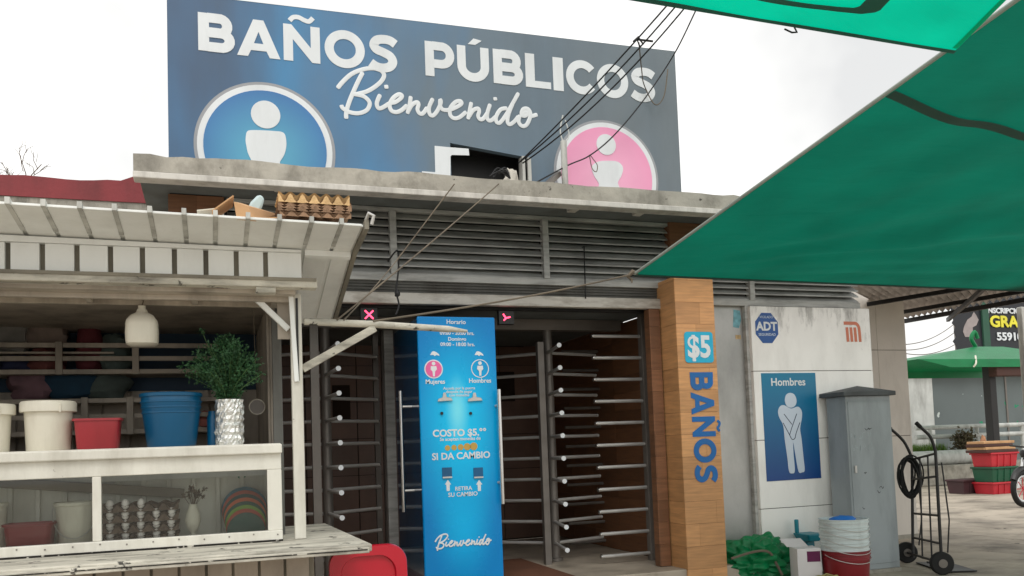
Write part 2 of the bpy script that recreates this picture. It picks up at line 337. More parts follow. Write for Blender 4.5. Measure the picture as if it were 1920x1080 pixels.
def text(name, s, size, loc, m, parent, bold=.0, align='CENTER', wx=1.0, rotz=0, t=.002, kind=None, rx=90):
    cu = bpy.data.curves.new(name, 'FONT'); cu.body = s; cu.size = size; cu.align_x = align; cu.align_y = 'CENTER'; cu.offset = bold*size; cu.extrude = t/2; cu.resolution_u = 3
    tmp = bpy.data.objects.new(name, cu); COL.objects.link(tmp)
    bpy.context.view_layer.update()
    me = bpy.data.meshes.new_from_object(tmp.evaluated_get(bpy.context.evaluated_depsgraph_get()))
    bpy.data.objects.remove(tmp); bpy.data.curves.remove(cu)
    me.transform(Matrix.Rotation(R_(rotz), 4, 'Z') @ Matrix.Rotation(R_(rx), 4, 'X') @ Matrix.Diagonal((wx, 1, 1, 1)))
    me.materials.clear(); me.materials.append(m); me.name = name
    o = bpy.data.objects.new(name, me); COL.objects.link(o); o.parent = parent; o.location = Vector(loc)-wl(parent); WL[o.name] = Vector(loc)
    return o

# ================================================================== SETTING
gb = B(); gb.add([(-200, -60, -.03), (260, -60, -.03), (260, 320, -.03), (-200, 320, -.03)], [(0, 1, 2, 3)])
ground = build('ground', gb, m_pave, kind='structure')
first = None
for i in range(10):
    for j in range(8):
        x, y = -4+i*2.6, 1.2+j*2.25
        if first is None: first = build('paving_slab', B().box(x, x+2.585, y, y+2.235, -.025, 0), m_pave, ground, bevel=.004)
        else: again(first, (x+1.2925, y+1.1175, -.025))

# ================================================================== RESTROOM BUILDING
YS, YL, FL = 6.75, 6.9, .2
bd = thing('restroom_building', 'public restroom building with concrete roof slab, louvers and wood tile pillars', 'building', (1.8, 6.9, 0))
# roof slab, weathered front edge with an uneven lip
b = B(); n = 70; x0, x1 = -.48, 6.75
prof = []
for i in range(n+1):
    x = x0+(x1-x0)*i/n
    k = noise.noise((x*2.3, 0, 0))*.012+noise.noise((x*9, 3, 0))*.008
    prof.append([(x, 6.1+k*.5, 3.235), (x, 6.1+k*.4, 3.355+k*1.5), (x, 6.42, 3.365+k*.5), (x, 9.6, 3.45), (x, 9.6, 3.335), (x, 6.24, 3.335), (x, 6.22, 3.235)])
vs = [p for r in prof for p in r]; fs = []
for i in range(n):
    for j in range(7): fs.append((i*7+j, (i+1)*7+j, (i+1)*7+(j+1) % 7, i*7+(j+1) % 7))
fs += [tuple(range(7)), tuple(n*7+j for j in reversed(range(7)))]
slab = build('roof_slab', B().add(vs, fs), m_concrete, bd)
build('drip_edge', B().box(x0-.003, x1+.003, 6.093, 6.22, 3.19, 3.2345), m_slabtrim, slab, bevel=.006)
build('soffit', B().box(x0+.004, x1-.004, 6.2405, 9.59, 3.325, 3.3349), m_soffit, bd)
for px_, py_ in ((1097, 397), (1223, 404), (530, 357)):
    p = P(px_, py_, Z=3.19); build('soffit_lamp', B().box(p.x-.04, p.x+.04, p.y+.19, p.y+.29, 3.26, 3.3245), m_slabtrim, bd, bevel=.008)
# side and back walls, inner room
build('side_wall', B().box(-.3, -.2, 7.02, 9.5, 0, 3.2), m_wall2, bd)
build('front_wall', B().box(-.2, .13, 6.97, 7.09, 0, 3.2), m_wall2, bd)
iw = build('inner_back_wall', B().box(-.2, 5.0, 9.9, 10.0, FL, 3.2), m_joint, bd)
t0 = None
for i in range(9):
    for j in range(6):
        if i*.58 > 4.9: continue
        x = -.18+i*.58+.285; z = FL+.02+j*.42
        if t0 is None: t0 = build('wall_tile', B().box(x-.284, x+.284, 9.885, 9.9, z, z+.413), m_inner, iw)
        else: again(t0, (x, 9.8925, z))
m_notice = mat('notice_print', lin(112, 104, 98), .5, var=.3, vs=30)
for px_, py_, w, h in ((940, 725, .34, .36), (640, 755, .2, .4), (945, 640, .5, .14)):
    p = P(px_, py_, Y=9.88); o_ = build('notice', B().box(p.x-w/2, p.x+w/2, 9.875, 9.8845, p.z-h/2, p.z+h/2), m_joint, iw)
    for k_ in range(4): z = p.z-h*.36+h*.24*k_; build('notice_line', B().box(p.x-w*.4, p.x+w*.4, 9.8715, 9.8748, z-.02, z+.02), m_notice, o_) if False else None
build('inner_left_wall', B().box(-.1, 0, 7.1, 9.9, FL, 3.19), m_inner, bd)
build('inner_ceiling', B().box(0, 3.98, 7.06, 9.88, 2.55, 2.6), m_soffit, bd)
rw = build('inner_right_wall', B().box(4.0, 4.1, 6.96, 9.88, FL, 2.55), m_joint, bd)
t0 = None
for i in range(5):
    for j in range(13):
        y = 6.975+i*.6; z = FL+.005+j*.18; o_ = .0 if j % 2 else 0
        if t0 is None: t0 = build('wall_tile', B().box(3.984, 4.0, y+.002, y+.598, z+.001, z+.179), m_wood_shaded, rw)
        else: again(t0, (3.992, y+.3, z+.001))
build('lintel_box', B().box(.13, 3.98, 7.0, 7.05, 2.5, 3.32), m_black, bd)
fl = build('entrance_floor', B().box(-.2, 4.6, 6.62, 9.9, 0, FL), m_floor, bd, bevel=.01)
build('floor_mat', B().box(1.35, 2.85, 6.7, 8.1, FL+.001, FL+.012), m_mat, fl)
# pillars clad in wood look tiles
def pillar(xa, xb, ya, yb, z0, z1, widths, m_wood=m_wood):
    core = build('pillar', B().box(xa+.012, xb-.012, ya+.012, yb, z0, z1), m_joint, bd)
    z = z0; k = 0
    while z < z1-.02:
        h = min(.195, z1-z); cut = widths[k % len(widths)]; xs = [xa]+[xa+(xb-xa)*c for c in cut]+[xb]
        for q in range(len(xs)-1):
            build('tile', B().box(xs[q]+.0008, xs[q+1]-.0008, ya, ya+.012, z+.001, z+h-.001), m_wood, core)
        for xx in ((xa-.0002, xa+.0118), (xb-.0118, xb+.0002)):
            build('tile', B().box(xx[0], xx[1], ya+.0125, yb-.001, z+.001, z+h-.001), m_wood, core)
        z += h; k += 1
    return core
pL, pR = P(1272, 700, Y=6.6).x, P(1345, 700, Y=6.6).x
pil = pillar(pL, pR, 6.6, 6.955, 0, 2.76, [(.62,), (), (.35,), (.8,), (), (.5,)])
pillar(pL+.13, pR+.12, 6.86, 6.96, 2.765, 3.323, [(), (.5,)], m_wood_shaded)
pillar(-.3, .1, 6.86, 6.96, 0, 3.323, [(), (.5,), (.3,)], m_wood_shaded)
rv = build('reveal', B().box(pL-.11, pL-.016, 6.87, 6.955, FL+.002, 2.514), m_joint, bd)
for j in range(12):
    z = FL+.006+j*.195; build('tile', B().box(pL-.111, pL-.016, 6.857, 6.8695, z, min(z+.193, 2.512)), m_wood_shaded, rv)
    build('tile', B().box(pL-.1228, pL-.1112, 6.8575, 6.95, z, min(z+.193, 2.512)), m_wood_shaded, rv)
# louver band
def louver(xa, xb, za, zb, mull, nsl, tilt=38, y=YL):
    fr = build('louver_frame', B().box(xa, xb, y-.015, y+.05, za-.055, za).box(xa, xb, y-.01, y+.05, zb, zb+.03), m_alum, bd, bevel=.003)
    edges = [xa]+mull+[xb]
    for mxx in mull: build('mullion', B().box(mxx-.027, mxx+.027, y-.022, y+.05, za+.0005, zb-.0005), m_alum, fr, bevel=.003)
    for q in range(len(edges)-1):
        a = edges[q]+(.029 if q else .002); c = edges[q+1]-(.029 if q < len(edges)-2 else .002); f0 = None
        for i in range(nsl):
            z = za+(i+.5)*(zb-za)/nsl; dz = .5*(zb-za)/nsl*1.02
            if f0 is None:
                bb = B(); d = .045
                for sgn in (0,):
                    bb.hexa([(a, y+.0, z-dz), (c, y+.0, z-dz), (c, y+.002, z-dz+.014), (a, y+.002, z-dz+.014), (a, y+.075, z+dz*.9), (c, y+.075, z+dz*.9), (c, y+.078, z+dz*.9+.012), (a, y+.078, z+dz*.9+.012)])
                f0 = build('slat', bb, m_alum, fr); z00 = z-dz
            else: again(f0, (WL[f0.name].x, WL[f0.name].y, z-dz))
    build('louver_backing', B().box(xa, xb, y+.1, y+.12, za-.05, zb+.03), m_black, fr)
    return fr
louver(.12, 3.98, 2.765, 3.29, [P(737, 450, Y=YL).x, P(1022, 450, Y=YL).x], 8)
louver(pR+.002, 6.2, 2.64, 2.98, [P(1409, 550, Y=7.0).x], 6, y=7.0)
# roller shutter, rolled up, with its old white bottom bar
sh = build('roller_shutter', B().box(.13, 3.97, 6.93, 6.96, 2.6, 2.708), m_black, bd)
f0 = None
for i in range(4):
    z = 2.612+i*.0245
    bb = B().hexa([(.14, 6.905, z), (3.96, 6.905, z), (3.96, 6.93, z), (.14, 6.93, z), (.14, 6.918, z+.0235), (3.96, 6.918, z+.0235), (3.96, 6.93, z+.0235), (.14, 6.93, z+.0235)])
    if f0 is None: f0 = build('slat', bb, m_shut, sh)
    else: again(f0, (WL[f0.name].x, WL[f0.name].y, z))
build('bottom_bar', B().box(.13, 3.972, 6.86, 6.93, 2.515, 2.608), m_bar, sh, bevel=.008)
build('guide_rail', B().box(3.975, 3.983, 6.88, 6.96, FL, 2.51), m_steeld, sh)
# service door and white cladding panels
dX0, dX1 = pR+.004, P(1400, 800, Y=7.06).x
dr = build('service_door', B().box(dX0, dX1, 7.04, 7.08, .02, 2.585), m_door, bd, bevel=.004)
build('door_frame', B().box(dX1+.001, dX1+.045, 6.99, 7.09, 0, 2.585), m_alum, dr, bevel=.004)
p = P(1381, 596, Y=7.04); build('sticker', B().plate([[(p.x-.045, p.z-.09), (p.x+.02, p.z-.1), (p.x+.05, p.z-.02), (p.x+.04, p.z+.07), (p.x-.03, p.z+.08)]], 7.0395, .0015), mat('faded_teal_paper', lin(120, 176, 188), .7, var=.35, vs=20), dr)
p = P(1384, 632, Y=7.04); build('sticker', B().plate([[(p.x-.03, p.z-.02), (p.x+.03, p.z-.02), (p.x+.03, p.z+.02), (p.x-.03, p.z+.02)]], 7.0395, .0015), mat('tan_paper', lin(186, 160, 118), .7, var=.3, vs=30), dr)
wX0, wX1, YW = 4.865, 6.275, 6.95
cw = build('white_wall', B().box(wX0+.01, wX1-.01, YW+.012, 7.2, 0, 2.578), m_joint, bd)
zs = [0, .64, 1.29, 1.95, 2.58]
for i in range(4):
    build('cladding_panel', B().box(wX0, wX1, YW, YW+.0118, zs[i]+.003, zs[i+1]-.003), m_panel, cw, bevel=.002)
    build('cladding_panel', B().box(wX0-.001, wX0+.0095, YW+.0121, 7.2, zs[i]+.003, zs[i+1]-.003), m_panel, cw)
    build('cladding_panel', B().box(wX1-.0095, wX1+.001, YW+.0121, 7.2, zs[i]+.003, zs[i+1]-.003), m_panel, cw)
# the set-back cream wall further right
q1 = P(1715, 900, Y=8.6).x
w2 = build('set_back_wall', B().box(5.2, q1-.01, 8.612, 9.6, 0, 3.19), m_joint, bd)
zs = [0, 1.28, 2.36, 3.19]
for i in range(3):
    for xa, xb in ((5.2, 7.86), (7.864, q1)):
        build('cladding_panel', B().box(xa, xb, 8.6, 8.6118, zs[i]+.003, zs[i+1]-.003), m_wall2, w2, bevel=.002)
    build('cladding_panel', B().box(q1-.0099, q1+.002, 8.6119, 9.6, zs[i]+.003, zs[i+1]-.003), m_wall2, w2)
build('wall_plinth', B().box(5.2, q1+.02, 8.585, 8.5999, 0, .05), m_concrete, w2)

# ------------------------------------------------------------------ lit lane signs above the turnstiles
m_red = emit('red_led', (1, .05, .12, 1), 3.0)
for kind, (px_, py_) in (('x', (690, 592)), ('arrow', (946, 597))):
    p = P(px_, py_, Y=7.0)
    t = thing('lane_light', 'glowing red cross lane light under the shutter bar' if kind == 'x' else 'glowing red arrow lane light under the shutter bar', 'signal light', (p.x, 6.985, p.z))
    build('housing', B().box(p.x-.07, p.x+.07, 6.945, 6.9995, p.z-.06, p.z+.06), m_black, t, bevel=.005)
    s_ = .034; bb = B()
    if kind == 'x': bb.ribbon([(p.x-s_, p.z-s_), (p.x+s_, p.z+s_)], .012, 6.9445, .003).ribbon([(p.x-s_, p.z+s_), (p.x+s_, p.z-s_)], .012, 6.9445, .004)
    else: bb.ribbon([(p.x-s_*.9, p.z+s_*.9), (p.x-s_*.2, p.z-.008), (p.x-s_*.8, p.z-s_*.8)], .012, 6.9445, .003).ribbon([(p.x-s_*.2, p.z-.006), (p.x+s_, p.z+.004)], .012, 6.9445, .004)
    build('led_symbol', bb, m_red, t)

# ================================================================== BIG ROOF SIGN
def sign_col(t):
    n = t.nodes.new; l = t.links.new
    g = n('ShaderNodeNewGeometry'); sx = n('ShaderNodeSeparateXYZ'); l(g.outputs['Position'], sx.inputs[0])
    q = n('ShaderNodeTexNoise'); q.inputs['Scale'].default_value = 1.0; q.inputs['Detail'].default_value = 3; mpx = n('ShaderNodeMapping'); mpx.inputs['Scale'].default_value = (1.5, 1, .45); l(g.outputs['Position'], mpx.inputs[0]); l(mpx.outputs[0], q.inputs['Vector'])
    a = n('ShaderNodeMath'); a.operation = 'MULTIPLY_ADD'; l(q.outputs['Fac'], a.inputs[0]); a.inputs[1].default_value = 3.0; l(sx.outputs[0], a.inputs[2])
    k = n('ShaderNodeMapRange'); l(a.outputs[0], k.inputs[0]); k.inputs[1].default_value = 1.0; k.inputs[2].default_value = 5.4
    r = n('ShaderNodeValToRGB'); l(k.outputs[0], r.inputs[0]); e = r.color_ramp.elements
    e[0].position = 0; e[0].color = lin(66, 90, 118); e[1].position = 1; e[1].color = lin(108, 118, 124)
    for p_, c_ in ((.12, lin(68, 106, 142)), (.27, lin(66, 128, 172)), (.4, lin(78, 120, 156)), (.55, lin(98, 116, 130))):
        x = e.new(p_); x.color = c_
    return r.outputs[0]
m_sign = mat('sign_print', sign_col, .45, var=.05, vs=2, bump=.25, bs=3, dirt=lin(70, 80, 88), damt=.35, ds=2)
sX0, sX1 = -.285, 4.057
sg = thing('roof_sign', 'large blue and grey roof sign reading BAÑOS PÚBLICOS Bienvenido with two figure emblems', 'sign', (1.9, YS, 3.37))
zt = lambda x: 4.84+.01*(x-1.5)
oz0, oz1, ox0, ox1 = 3.5, 3.83, P(845, 300, Y=YS).x, P(992, 320, Y=YS).x
bb = B().plate([[(sX0, 3.372), (ox0, 3.372), (ox0, oz1+.02), (ox1, oz1-.05), (ox1, 3.372), (sX1, 3.372), (sX1, 4.89), (sX0, 4.83)]], YS+.06, .06)
build('panel', bb, m_sign, sg, bevel=.003)
build('opening_recess', B().box(ox0-.02, ox1+.02, YS+.3, YS+.32, 3.372, oz1+.05).box(ox0-.04, ox0-.002, YS+.061, YS+.3, 3.372, oz1+.05).box(ox1+.002, ox1+.04, YS+.061, YS+.3, 3.372, oz1+.05).box(ox0, ox1, YS+.061, YS+.3, oz1+.03, oz1+.06), m_black, sg)
for x in (.3, 1.9, 3.7): build('back_brace', B().bar((x, YS+.08, 4.6), (x, YS+1.0, 3.37), .05, .05), m_steeld, sg)
build('opening_post', B().box(ox1-.07, ox1-.045, YS-.03, YS+.06, 3.37, oz1-.05).box(ox1-.02, ox1+.01, YS-.03, YS-.001, 3.37, oz1-.06), m_rib, sg)
LET = [('B', 371.4, 440.8, 27, 97.8), ('A', 444, 525, 38, 107.3), ('N', 531.5, 599.8, 48.4, 116.2), ('O', 608.8, 683.5, 57.2, 128), ('S', 689.5, 746, 66.2, 135.6),
       ('P', 797, 851.7, 80, 144.5), ('U', 857, 916.8, 88, 153), ('B', 924.7, 980.5, 95, 158.6), ('L', 985, 1031.8, 102.5, 165), ('I', 1036.8, 1055.7, 108.3, 170.2),
       ('C', 1061.5, 1114, 113, 177), ('O', 1119.4, 1177, 120.5, 184.3), ('S', 1181, 1229, 127.7, 191)]
for i, (ch, xa, xb, ya, yb) in enumerate(LET):
    ym = (ya+yb)/2; b = B()
    M_ = capital(b, ch, P(xa, ym, Y=YS).x, P(xb, ym, Y=YS).x, P((xa+xb)/2, yb, Y=YS).z, P((xa+xb)/2, ya, Y=YS).z, YS-.0003)
    if i == 2: b.ribbon(M_([tuple(q) for q in crom([(.16, 1.1), (.25, 1.2), (.38, 1.22), (.52, 1.16), (.64, 1.14), (.74, 1.25)], 4)]), .036, YS-.0003, .004)
    if i == 6: b.plate([M_([(.3, 1.06), (.5, 1.06), (.68, 1.2), (.46, 1.24)])], YS-.0003, .004)
    build('letter', b, m_white, sg)
SCR = [[(60, 220), (110, 160), (190, 90), (290, 50), (380, 40), (450, 60), (480, 100), (460, 150), (400, 205), (320, 250), (220, 275)],
       [(290, 75), (250, 150), (200, 260), (160, 360), (140, 440), (140, 495)],
       [(200, 270), (290, 290), (340, 330), (350, 370), (320, 420), (250, 445), (170, 435), (110, 400), (95, 370)],
       [(445, 275), (415, 350), (425, 395), (450, 400), (490, 380), (530, 355), (580, 345), (630, 310), (640, 285), (610, 275), (560, 310), (530, 370), (545, 420), (590, 435), (640, 415), (690, 370)],
       [(497, 190), (503, 225)], [(720, 290), (710, 370), (690, 450)],
       [(695, 430), (730, 370), (775, 345), (790, 365), (780, 410), (800, 445), (830, 445), (870, 390)],
       [(920, 310), (885, 390), (890, 450), (920, 465), (960, 420), (990, 350), (985, 325), (985, 380), (1010, 412), (1060, 415), (1120, 395), (1175, 360), (1165, 335), (1120, 345), (1075, 400), (1075, 460), (1110, 490), (1160, 480), (1220, 430)],
       [(1265, 345), (1250, 420), (1235, 500)], [(1240, 480), (1280, 420), (1325, 403), (1335, 430), (1325, 470), (1345, 500), (1375, 490), (1410, 440)],
       [(1435, 360), (1410, 440), (1410, 495), (1440, 510), (1490, 470)], [(1477, 300), (1483, 330)],
       [(1590, 400), (1530, 410), (1490, 470), (1490, 520), (1520, 530), (1570, 470), (1640, 350), (1690, 260)],
       [(1640, 350), (1600, 450), (1590, 520), (1610, 545), (1650, 520), (1690, 470)],
       [(1720, 455), (1755, 435), (1765, 455), (1740, 470), (1715, 455), (1730, 410), (1770, 405), (1795, 440), (1790, 490), (1760, 550), (1720, 560), (1690, 520), (1700, 460)], [(1780, 475), (1810, 470), (1860, 455)]]
STRK = []
for s_ in SCR:
    q = [P(620+x/4.8, 120+y/4.8, Y=YS) for x, y in s_]; STRK.append([tuple(v) for v in crom([(v.x, v.z) for v in q], 5)])
b = B()
def script(b, strokes, w, Y):
    for i, s_ in enumerate(strokes):
        k = len(b.v); b.tube([(x, 0, z) for x, z in s_], [w*(.62 if j in (0, len(s_)-1) else 1) for j in range(len(s_))], 10)
        for v in b.v[k:]: v.y = Y-.003-.0005*(i % 5)+v.y*.12
    return b
build('script_lettering', script(b, STRK, .0175, YS), m_white, sg, smooth=True)
# emblems
def emblem(pl, pr_, ptop, headc, headr, body, cdisc, ccol2, name):
    xl, xr = P(*pl, Y=YS).x, P(*pr_, Y=YS).x; cx = (xl+xr)/2; r = (xr-xl)/2; cz = P(*ptop, Y=YS).z-r
    zmin = 3.375
    def arcdisc(rr):
        a = math.degrees(math.asin(min(1, (cz-zmin)/rr))) if cz-zmin < rr else 90
        return circ(cx, cz, rr, 48, -a, 180+a)
    e = build('emblem', B().plate([arcdisc(r)], YS-.0003, .003), mat('ring_grey', lin(150, 152, 156), .5, var=.06), sg)
    build('white_ring', B().plate([arcdisc(r*.955)], YS-.0036, .003), m_white, e)
    def col(t):
        n = t.nodes.new; l = t.links.new; g = n('ShaderNodeNewGeometry'); d = n('ShaderNodeVectorMath'); d.operation = 'DISTANCE'; l(g.outputs['Position'], d.inputs[0]); d.inputs[1].default_value = (cx, YS, cz-.1*r)
        k = n('ShaderNodeMapRange'); k.inputs[2].default_value = r; l(d.outputs['Value'], k.inputs[0]); rp = n('ShaderNodeValToRGB'); l(k.outputs[0], rp.inputs[0])
        rp.color_ramp.elements[0].color = ccol2; rp.color_ramp.elements[1].color = cdisc; return rp.outputs[0]
    build('disc', B().plate([arcdisc(r*.87)], YS-.0069, .003), mat('disc_'+name, col, .45, var=.04, bump=0), e)
    hc = P(*headc, Y=YS); hr = headr*YS*1.07/F
    build('figure_head', B().plate([circ(hc.x, hc.z, hr, 30)], YS-.0102, .004), m_white, e)
    q = [P(x, y, Y=YS) for x, y in body]; q = crom([(v.x, v.z) for v in q], 4, True)
    build('figure_body', B().plate([[tuple(v) for v in q]], YS-.0102, .004), m_white, e)
z4 = lambda L_: [(340+x/5.647, 140+y/5.647) for x, y in L_]
emblem((363, 277), (628.6, 277), (490.5, 154), (498, 216), 24.5, z4([(682, 660), (692, 615), (720, 596), (800, 594), (900, 598), (1000, 605), (1060, 612), (1092, 635), (1106, 680), (1111, 740), (1104, 800), (1085, 860), (1045, 925), (1030, 960), (900, 962), (760, 935), (735, 900), (703, 830), (688, 760), (680, 710)]), lin(58, 112, 168), lin(92, 172, 196), 'blue')
z5 = lambda L_: [(770+x/3.692, 200+y/3.692) for x, y in L_]
emblem((1038, 318), (1233, 318), (1125, 225), (1135.5, 272), 21, z5([(1250, 420), (1290, 385), (1360, 378), (1430, 385), (1465, 425), (1455, 480), (1430, 530), (1440, 590), (1290, 590), (1300, 540), (1265, 480)]), lin(232, 150, 186), lin(240, 176, 204), 'pink')
# the white printed corner shape beside the opening
q = [P(x, y, Y=YS) for x, y in z5([(165, 272), (270, 282), (400, 292), (405, 338), (285, 335), (275, 345), (275, 500), (80, 480), (78, 448), (170, 455)])]
build('printed_arrow', B().plate([[(v.x, v.z) for v in q]], YS-.0003, .004), m_white, sg)

# ================================================================== MARKS ON THE WALLS
m_cyan = mat('cyan_plate', lin(28, 172, 208), .4, var=.05, bump=0)
m_blue = mat('blue_letter', lin(6, 104, 176), .5, var=.1, dirt=lin(80, 80, 80), damt=.3)
a_, c_ = P(1282, 622, Y=6.6), P(1338, 680, Y=6.6)
t = thing('price_sign', 'small square cyan price sign reading $5 on the wood pillar', 'sign', (pL+.2, 6.597, c_.z))
build('plate', B().plate([rrect(a_.x, c_.x, c_.z, a_.z, .03)], 6.5995, .006), m_cyan, t)
text('lettering', '$5', .27, ((a_.x+c_.x)/2, 6.592, (a_.z+c_.z)/2-.005), m_white, t, bold=.03, wx=.86)
t = thing('pillar_lettering', 'blue letters spelling BAÑOS sideways down the wood pillar', 'lettering', (pL+.2, 6.597, .9))
# letters read from top to bottom, turned a quarter clockwise
rows = [('B', 698, 750), ('A', 752, 795), ('N', 798, 836), ('O', 838, 872), ('S', 874, 905)]
zt_, zb_ = P(1312, 698, Y=6.6).z, P(1320, 905, Y=6.6).z
xa, xb = P(1297, 800, Y=6.6).x+.005, P(1341, 800, Y=6.6).x
adv = [.80, 1.0, .9, 1.06, .80]; gap = .1; tot = sum(adv)+gap*4; k = (zt_-zb_)/tot; z = zt_
for ch, w in zip('BANOS', adv):
    b = B(); M_ = capital(b, ch, 0, w*k, 0, (xb-xa), 0)
    if ch == 'N': b.ribbon(M_([tuple(q) for q in crom([(.2, 1.1), (.3, 1.19), (.42, 1.17), (.54, 1.1), (.68, 1.18)], 4)]), .022, 0, .004)
    b.v = [Vector((xa+v.z, 6.5995+v.y, z-v.x)) for v in b.v]
    build('letter', b, m_blue, t); z -= (w+gap)*k
# poster with a standing figure
def poster_col(t):
    n = t.nodes.new; l = t.links.new; g = n('ShaderNodeNewGeometry'); s_ = n('ShaderNodeSeparateXYZ'); l(g.outputs['Position'], s_.inputs[0])
    k = n('ShaderNodeMapRange'); k.inputs[1].default_value = .85; k.inputs[2].default_value = 1.95; l(s_.outputs[2], k.inputs[0]); r = n('ShaderNodeValToRGB'); l(k.outputs[0], r.inputs[0])
    r.color_ramp.elements[0].color = lin(8, 62, 132); r.color_ramp.elements[1].color = lin(10, 122, 158); return r.outputs[0]
X0, X1 = P(1432, 800, Y=YW).x, P(1534, 800, Y=YW).x; Z1, Z0 = 1.93, .897
t = thing('restroom_poster', 'blue Hombres poster with a pale figure crossing its hands, on white panels', 'poster', (X0, YW, Z0))
build('sheet', B().plate([[(X0, Z0), (X1, Z0+.005), (X1, Z1), (X0, Z1)]], YW-.0004, .003), mat('poster_print', poster_col, .35, var=.04, bump=0), t)
text('lettering', 'Hombres', .105, ((X0+X1)/2-.01, YW-.0045, Z1-.09), m_white, t, bold=.018)
m_fig = mat('pale_figure', lin(200, 212, 226), .5, var=.03, bump=0)
kx = (X1-X0)/325; kz = (Z1-Z0)/605
fp = lambda L_: [(X0+(x-185)*kx, Z1-(y-423)*kz) for x, y in L_]
cr = lambda L_: [tuple(v) for v in crom(fp(L_), 4, True)]
build('figure_head', B().plate([cr([(316, 580), (325, 548), (350, 536), (376, 548), (386, 582), (375, 610), (350, 620), (326, 610)])], YW-.0036, .002), m_fig, t)
build('figure_body', B().plate([cr([(272, 640), (285, 612), (310, 605), (350, 625), (392, 615), (413, 640), (412, 680), (398, 740), (403, 800), (408, 900), (411, 975), (395, 987), (374, 980), (360, 880), (352, 815), (350, 880), (352, 975), (338, 990), (318, 978), (312, 900), (303, 800), (298, 720), (278, 675)])], YW-.0036, .002), m_fig, t)
b = B(); dk = mat('figure_outline', lin(20, 40, 76), .6, bump=0)
b.ribbon(fp([(306, 655), (350, 715)]), .007, YW-.0057, .001).ribbon(fp([(382, 655), (345, 740), (332, 775)]), .007, YW-.0057, .0012).ribbon([tuple(v) for v in crom(fp([(298, 705), (333, 775), (345, 798), (362, 795), (372, 765), (398, 705)]), 4)], .007, YW-.0057, .0014)
build('figure_arms', b, dk, t)
# octagonal alarm sticker
p = P(1437.5, 615, Y=YW); r = .132
t = thing('alarm_sticker', 'blue octagonal ADT alarm sticker on the white wall panel', 'sticker', (p.x, YW, p.z-r))
build('octagon', B().plate([[(p.x+r*1.05*math.cos(R_(22.5+45*i)), p.z+r*1.2*math.sin(R_(22.5+45*i))) for i in range(8)]], YW-.0004, .002), mat('sticker_blue', lin(36, 84, 150), .4, var=.06, bump=0), t)
text('lettering', 'ADT', .115, (p.x, YW-.003, p.z+.012), m_white, t, bold=.035)
text('lettering', 'VIGILADO', .034, (p.x, YW-.003, p.z+.105), m_fig, t)
text('lettering', 'SEGURIDAD', .036, (p.x, YW-.003, p.z-.065), m_fig, t, bold=.01)
# metro emblem
p0, p1 = P(1583, 602, Y=YW), P(1615, 641, Y=YW); mo = mat('metro_orange', lin(204, 120, 92), .5, var=.06, bump=0)
t = thing('metro_emblem', 'orange striped letter M emblem on the white wall panel', 'emblem', (p0.x, YW, p1.z))
w = p1.x-p0.x; h = p0.z-p1.z
b = B().ribbon([(p0.x-.01, p0.z-h*.1), (p0.x+w*.6, p0.z-h*.1)]+circ(p0.x+w*.62, p0.z-h*.38, w*.28, 8, 85, 5, rz=h*.28)+[(p0.x+w*.91, p0.z-h*.5), (p0.x+w*.93, p1.z)], w*.17, YW-.0004, .002)
build('arch', b, mo, t)
for i in range(3):
    x = p0.x+w*(.13+.25*i); build('stripe', B().ribbon([(x, p0.z-h*.3), (x+w*.03, p1.z)], w*.17, YW-.0004, .002), mo, t)

# ================================================================== TURNSTILES
def turnstile(label, sx, yr, a0, levels, combside):
    t = thing('turnstile', label, 'turnstile', (sx, yr, FL), 'full height turnstiles in the entrance')
    ro = build('rotor_shaft', B().lathe((sx, yr, FL), [(.07, .002), (.07, .03), (.045, .035), (.045, 2.24), (.0, 2.24)], 20), m_steeld, t, smooth=True)
    L_ = .62
    for q in range(3):
        a = R_(a0+120*q); d = Vector((math.sin(a), -math.cos(a), 0)); f0 = None; c0 = None
        for i in range(levels):
            z = .372+.2055*i
            e = Vector((sx, yr, z))+d*L_
            if f0 is None:
                f0 = build('arm', B().tube([Vector((sx, yr, z))+d*.04, e], .0165, 10), m_steel, ro, smooth=True); off = WL[f0.name]-Vector((0, 0, z))
                c0 = build('arm_cap', B().tube([e, e+d*.012], .0215, 12), m_chrome if q else m_white, ro, smooth=True); off2 = WL[c0.name]-Vector((0, 0, z))
            else: again(f0, off+Vector((0, 0, z))); again(c0, off2+Vector((0, 0, z)))
    return t
tR = turnstile('full height steel turnstile between the blue machine and the wood pillar', P(1034, 840, Y=7.8).x, 7.8, -12, 10, 1)
tL = turnstile('full height steel turnstile between the white stall and the blue machine', P(613, 840, Y=7.8).x, 7.8, 3, 10, 1)
build('frame_post', B().box(P(1019, 840, Y=7.6).x-.03, P(1019, 840, Y=7.6).x+.03, 7.57, 7.63, FL, 2.3), m_steeld, tR)
build('frame_post', B().box(P(593, 840, Y=7.6).x-.035, P(593, 840, Y=7.6).x+.035, 7.57, 7.63, FL, 2.545), m_steeld, tL)
for px_, w, y in ((708, .05, 8.3), (722, .03, 8.5), (733, .09, 8.2)):
    x = P(px_, 840, Y=y).x; build('frame_post', B().box(x-w/2, x+w/2, y-.03, y+.03, FL, 2.545), m_steeld if w < .08 else m_alum, tL)
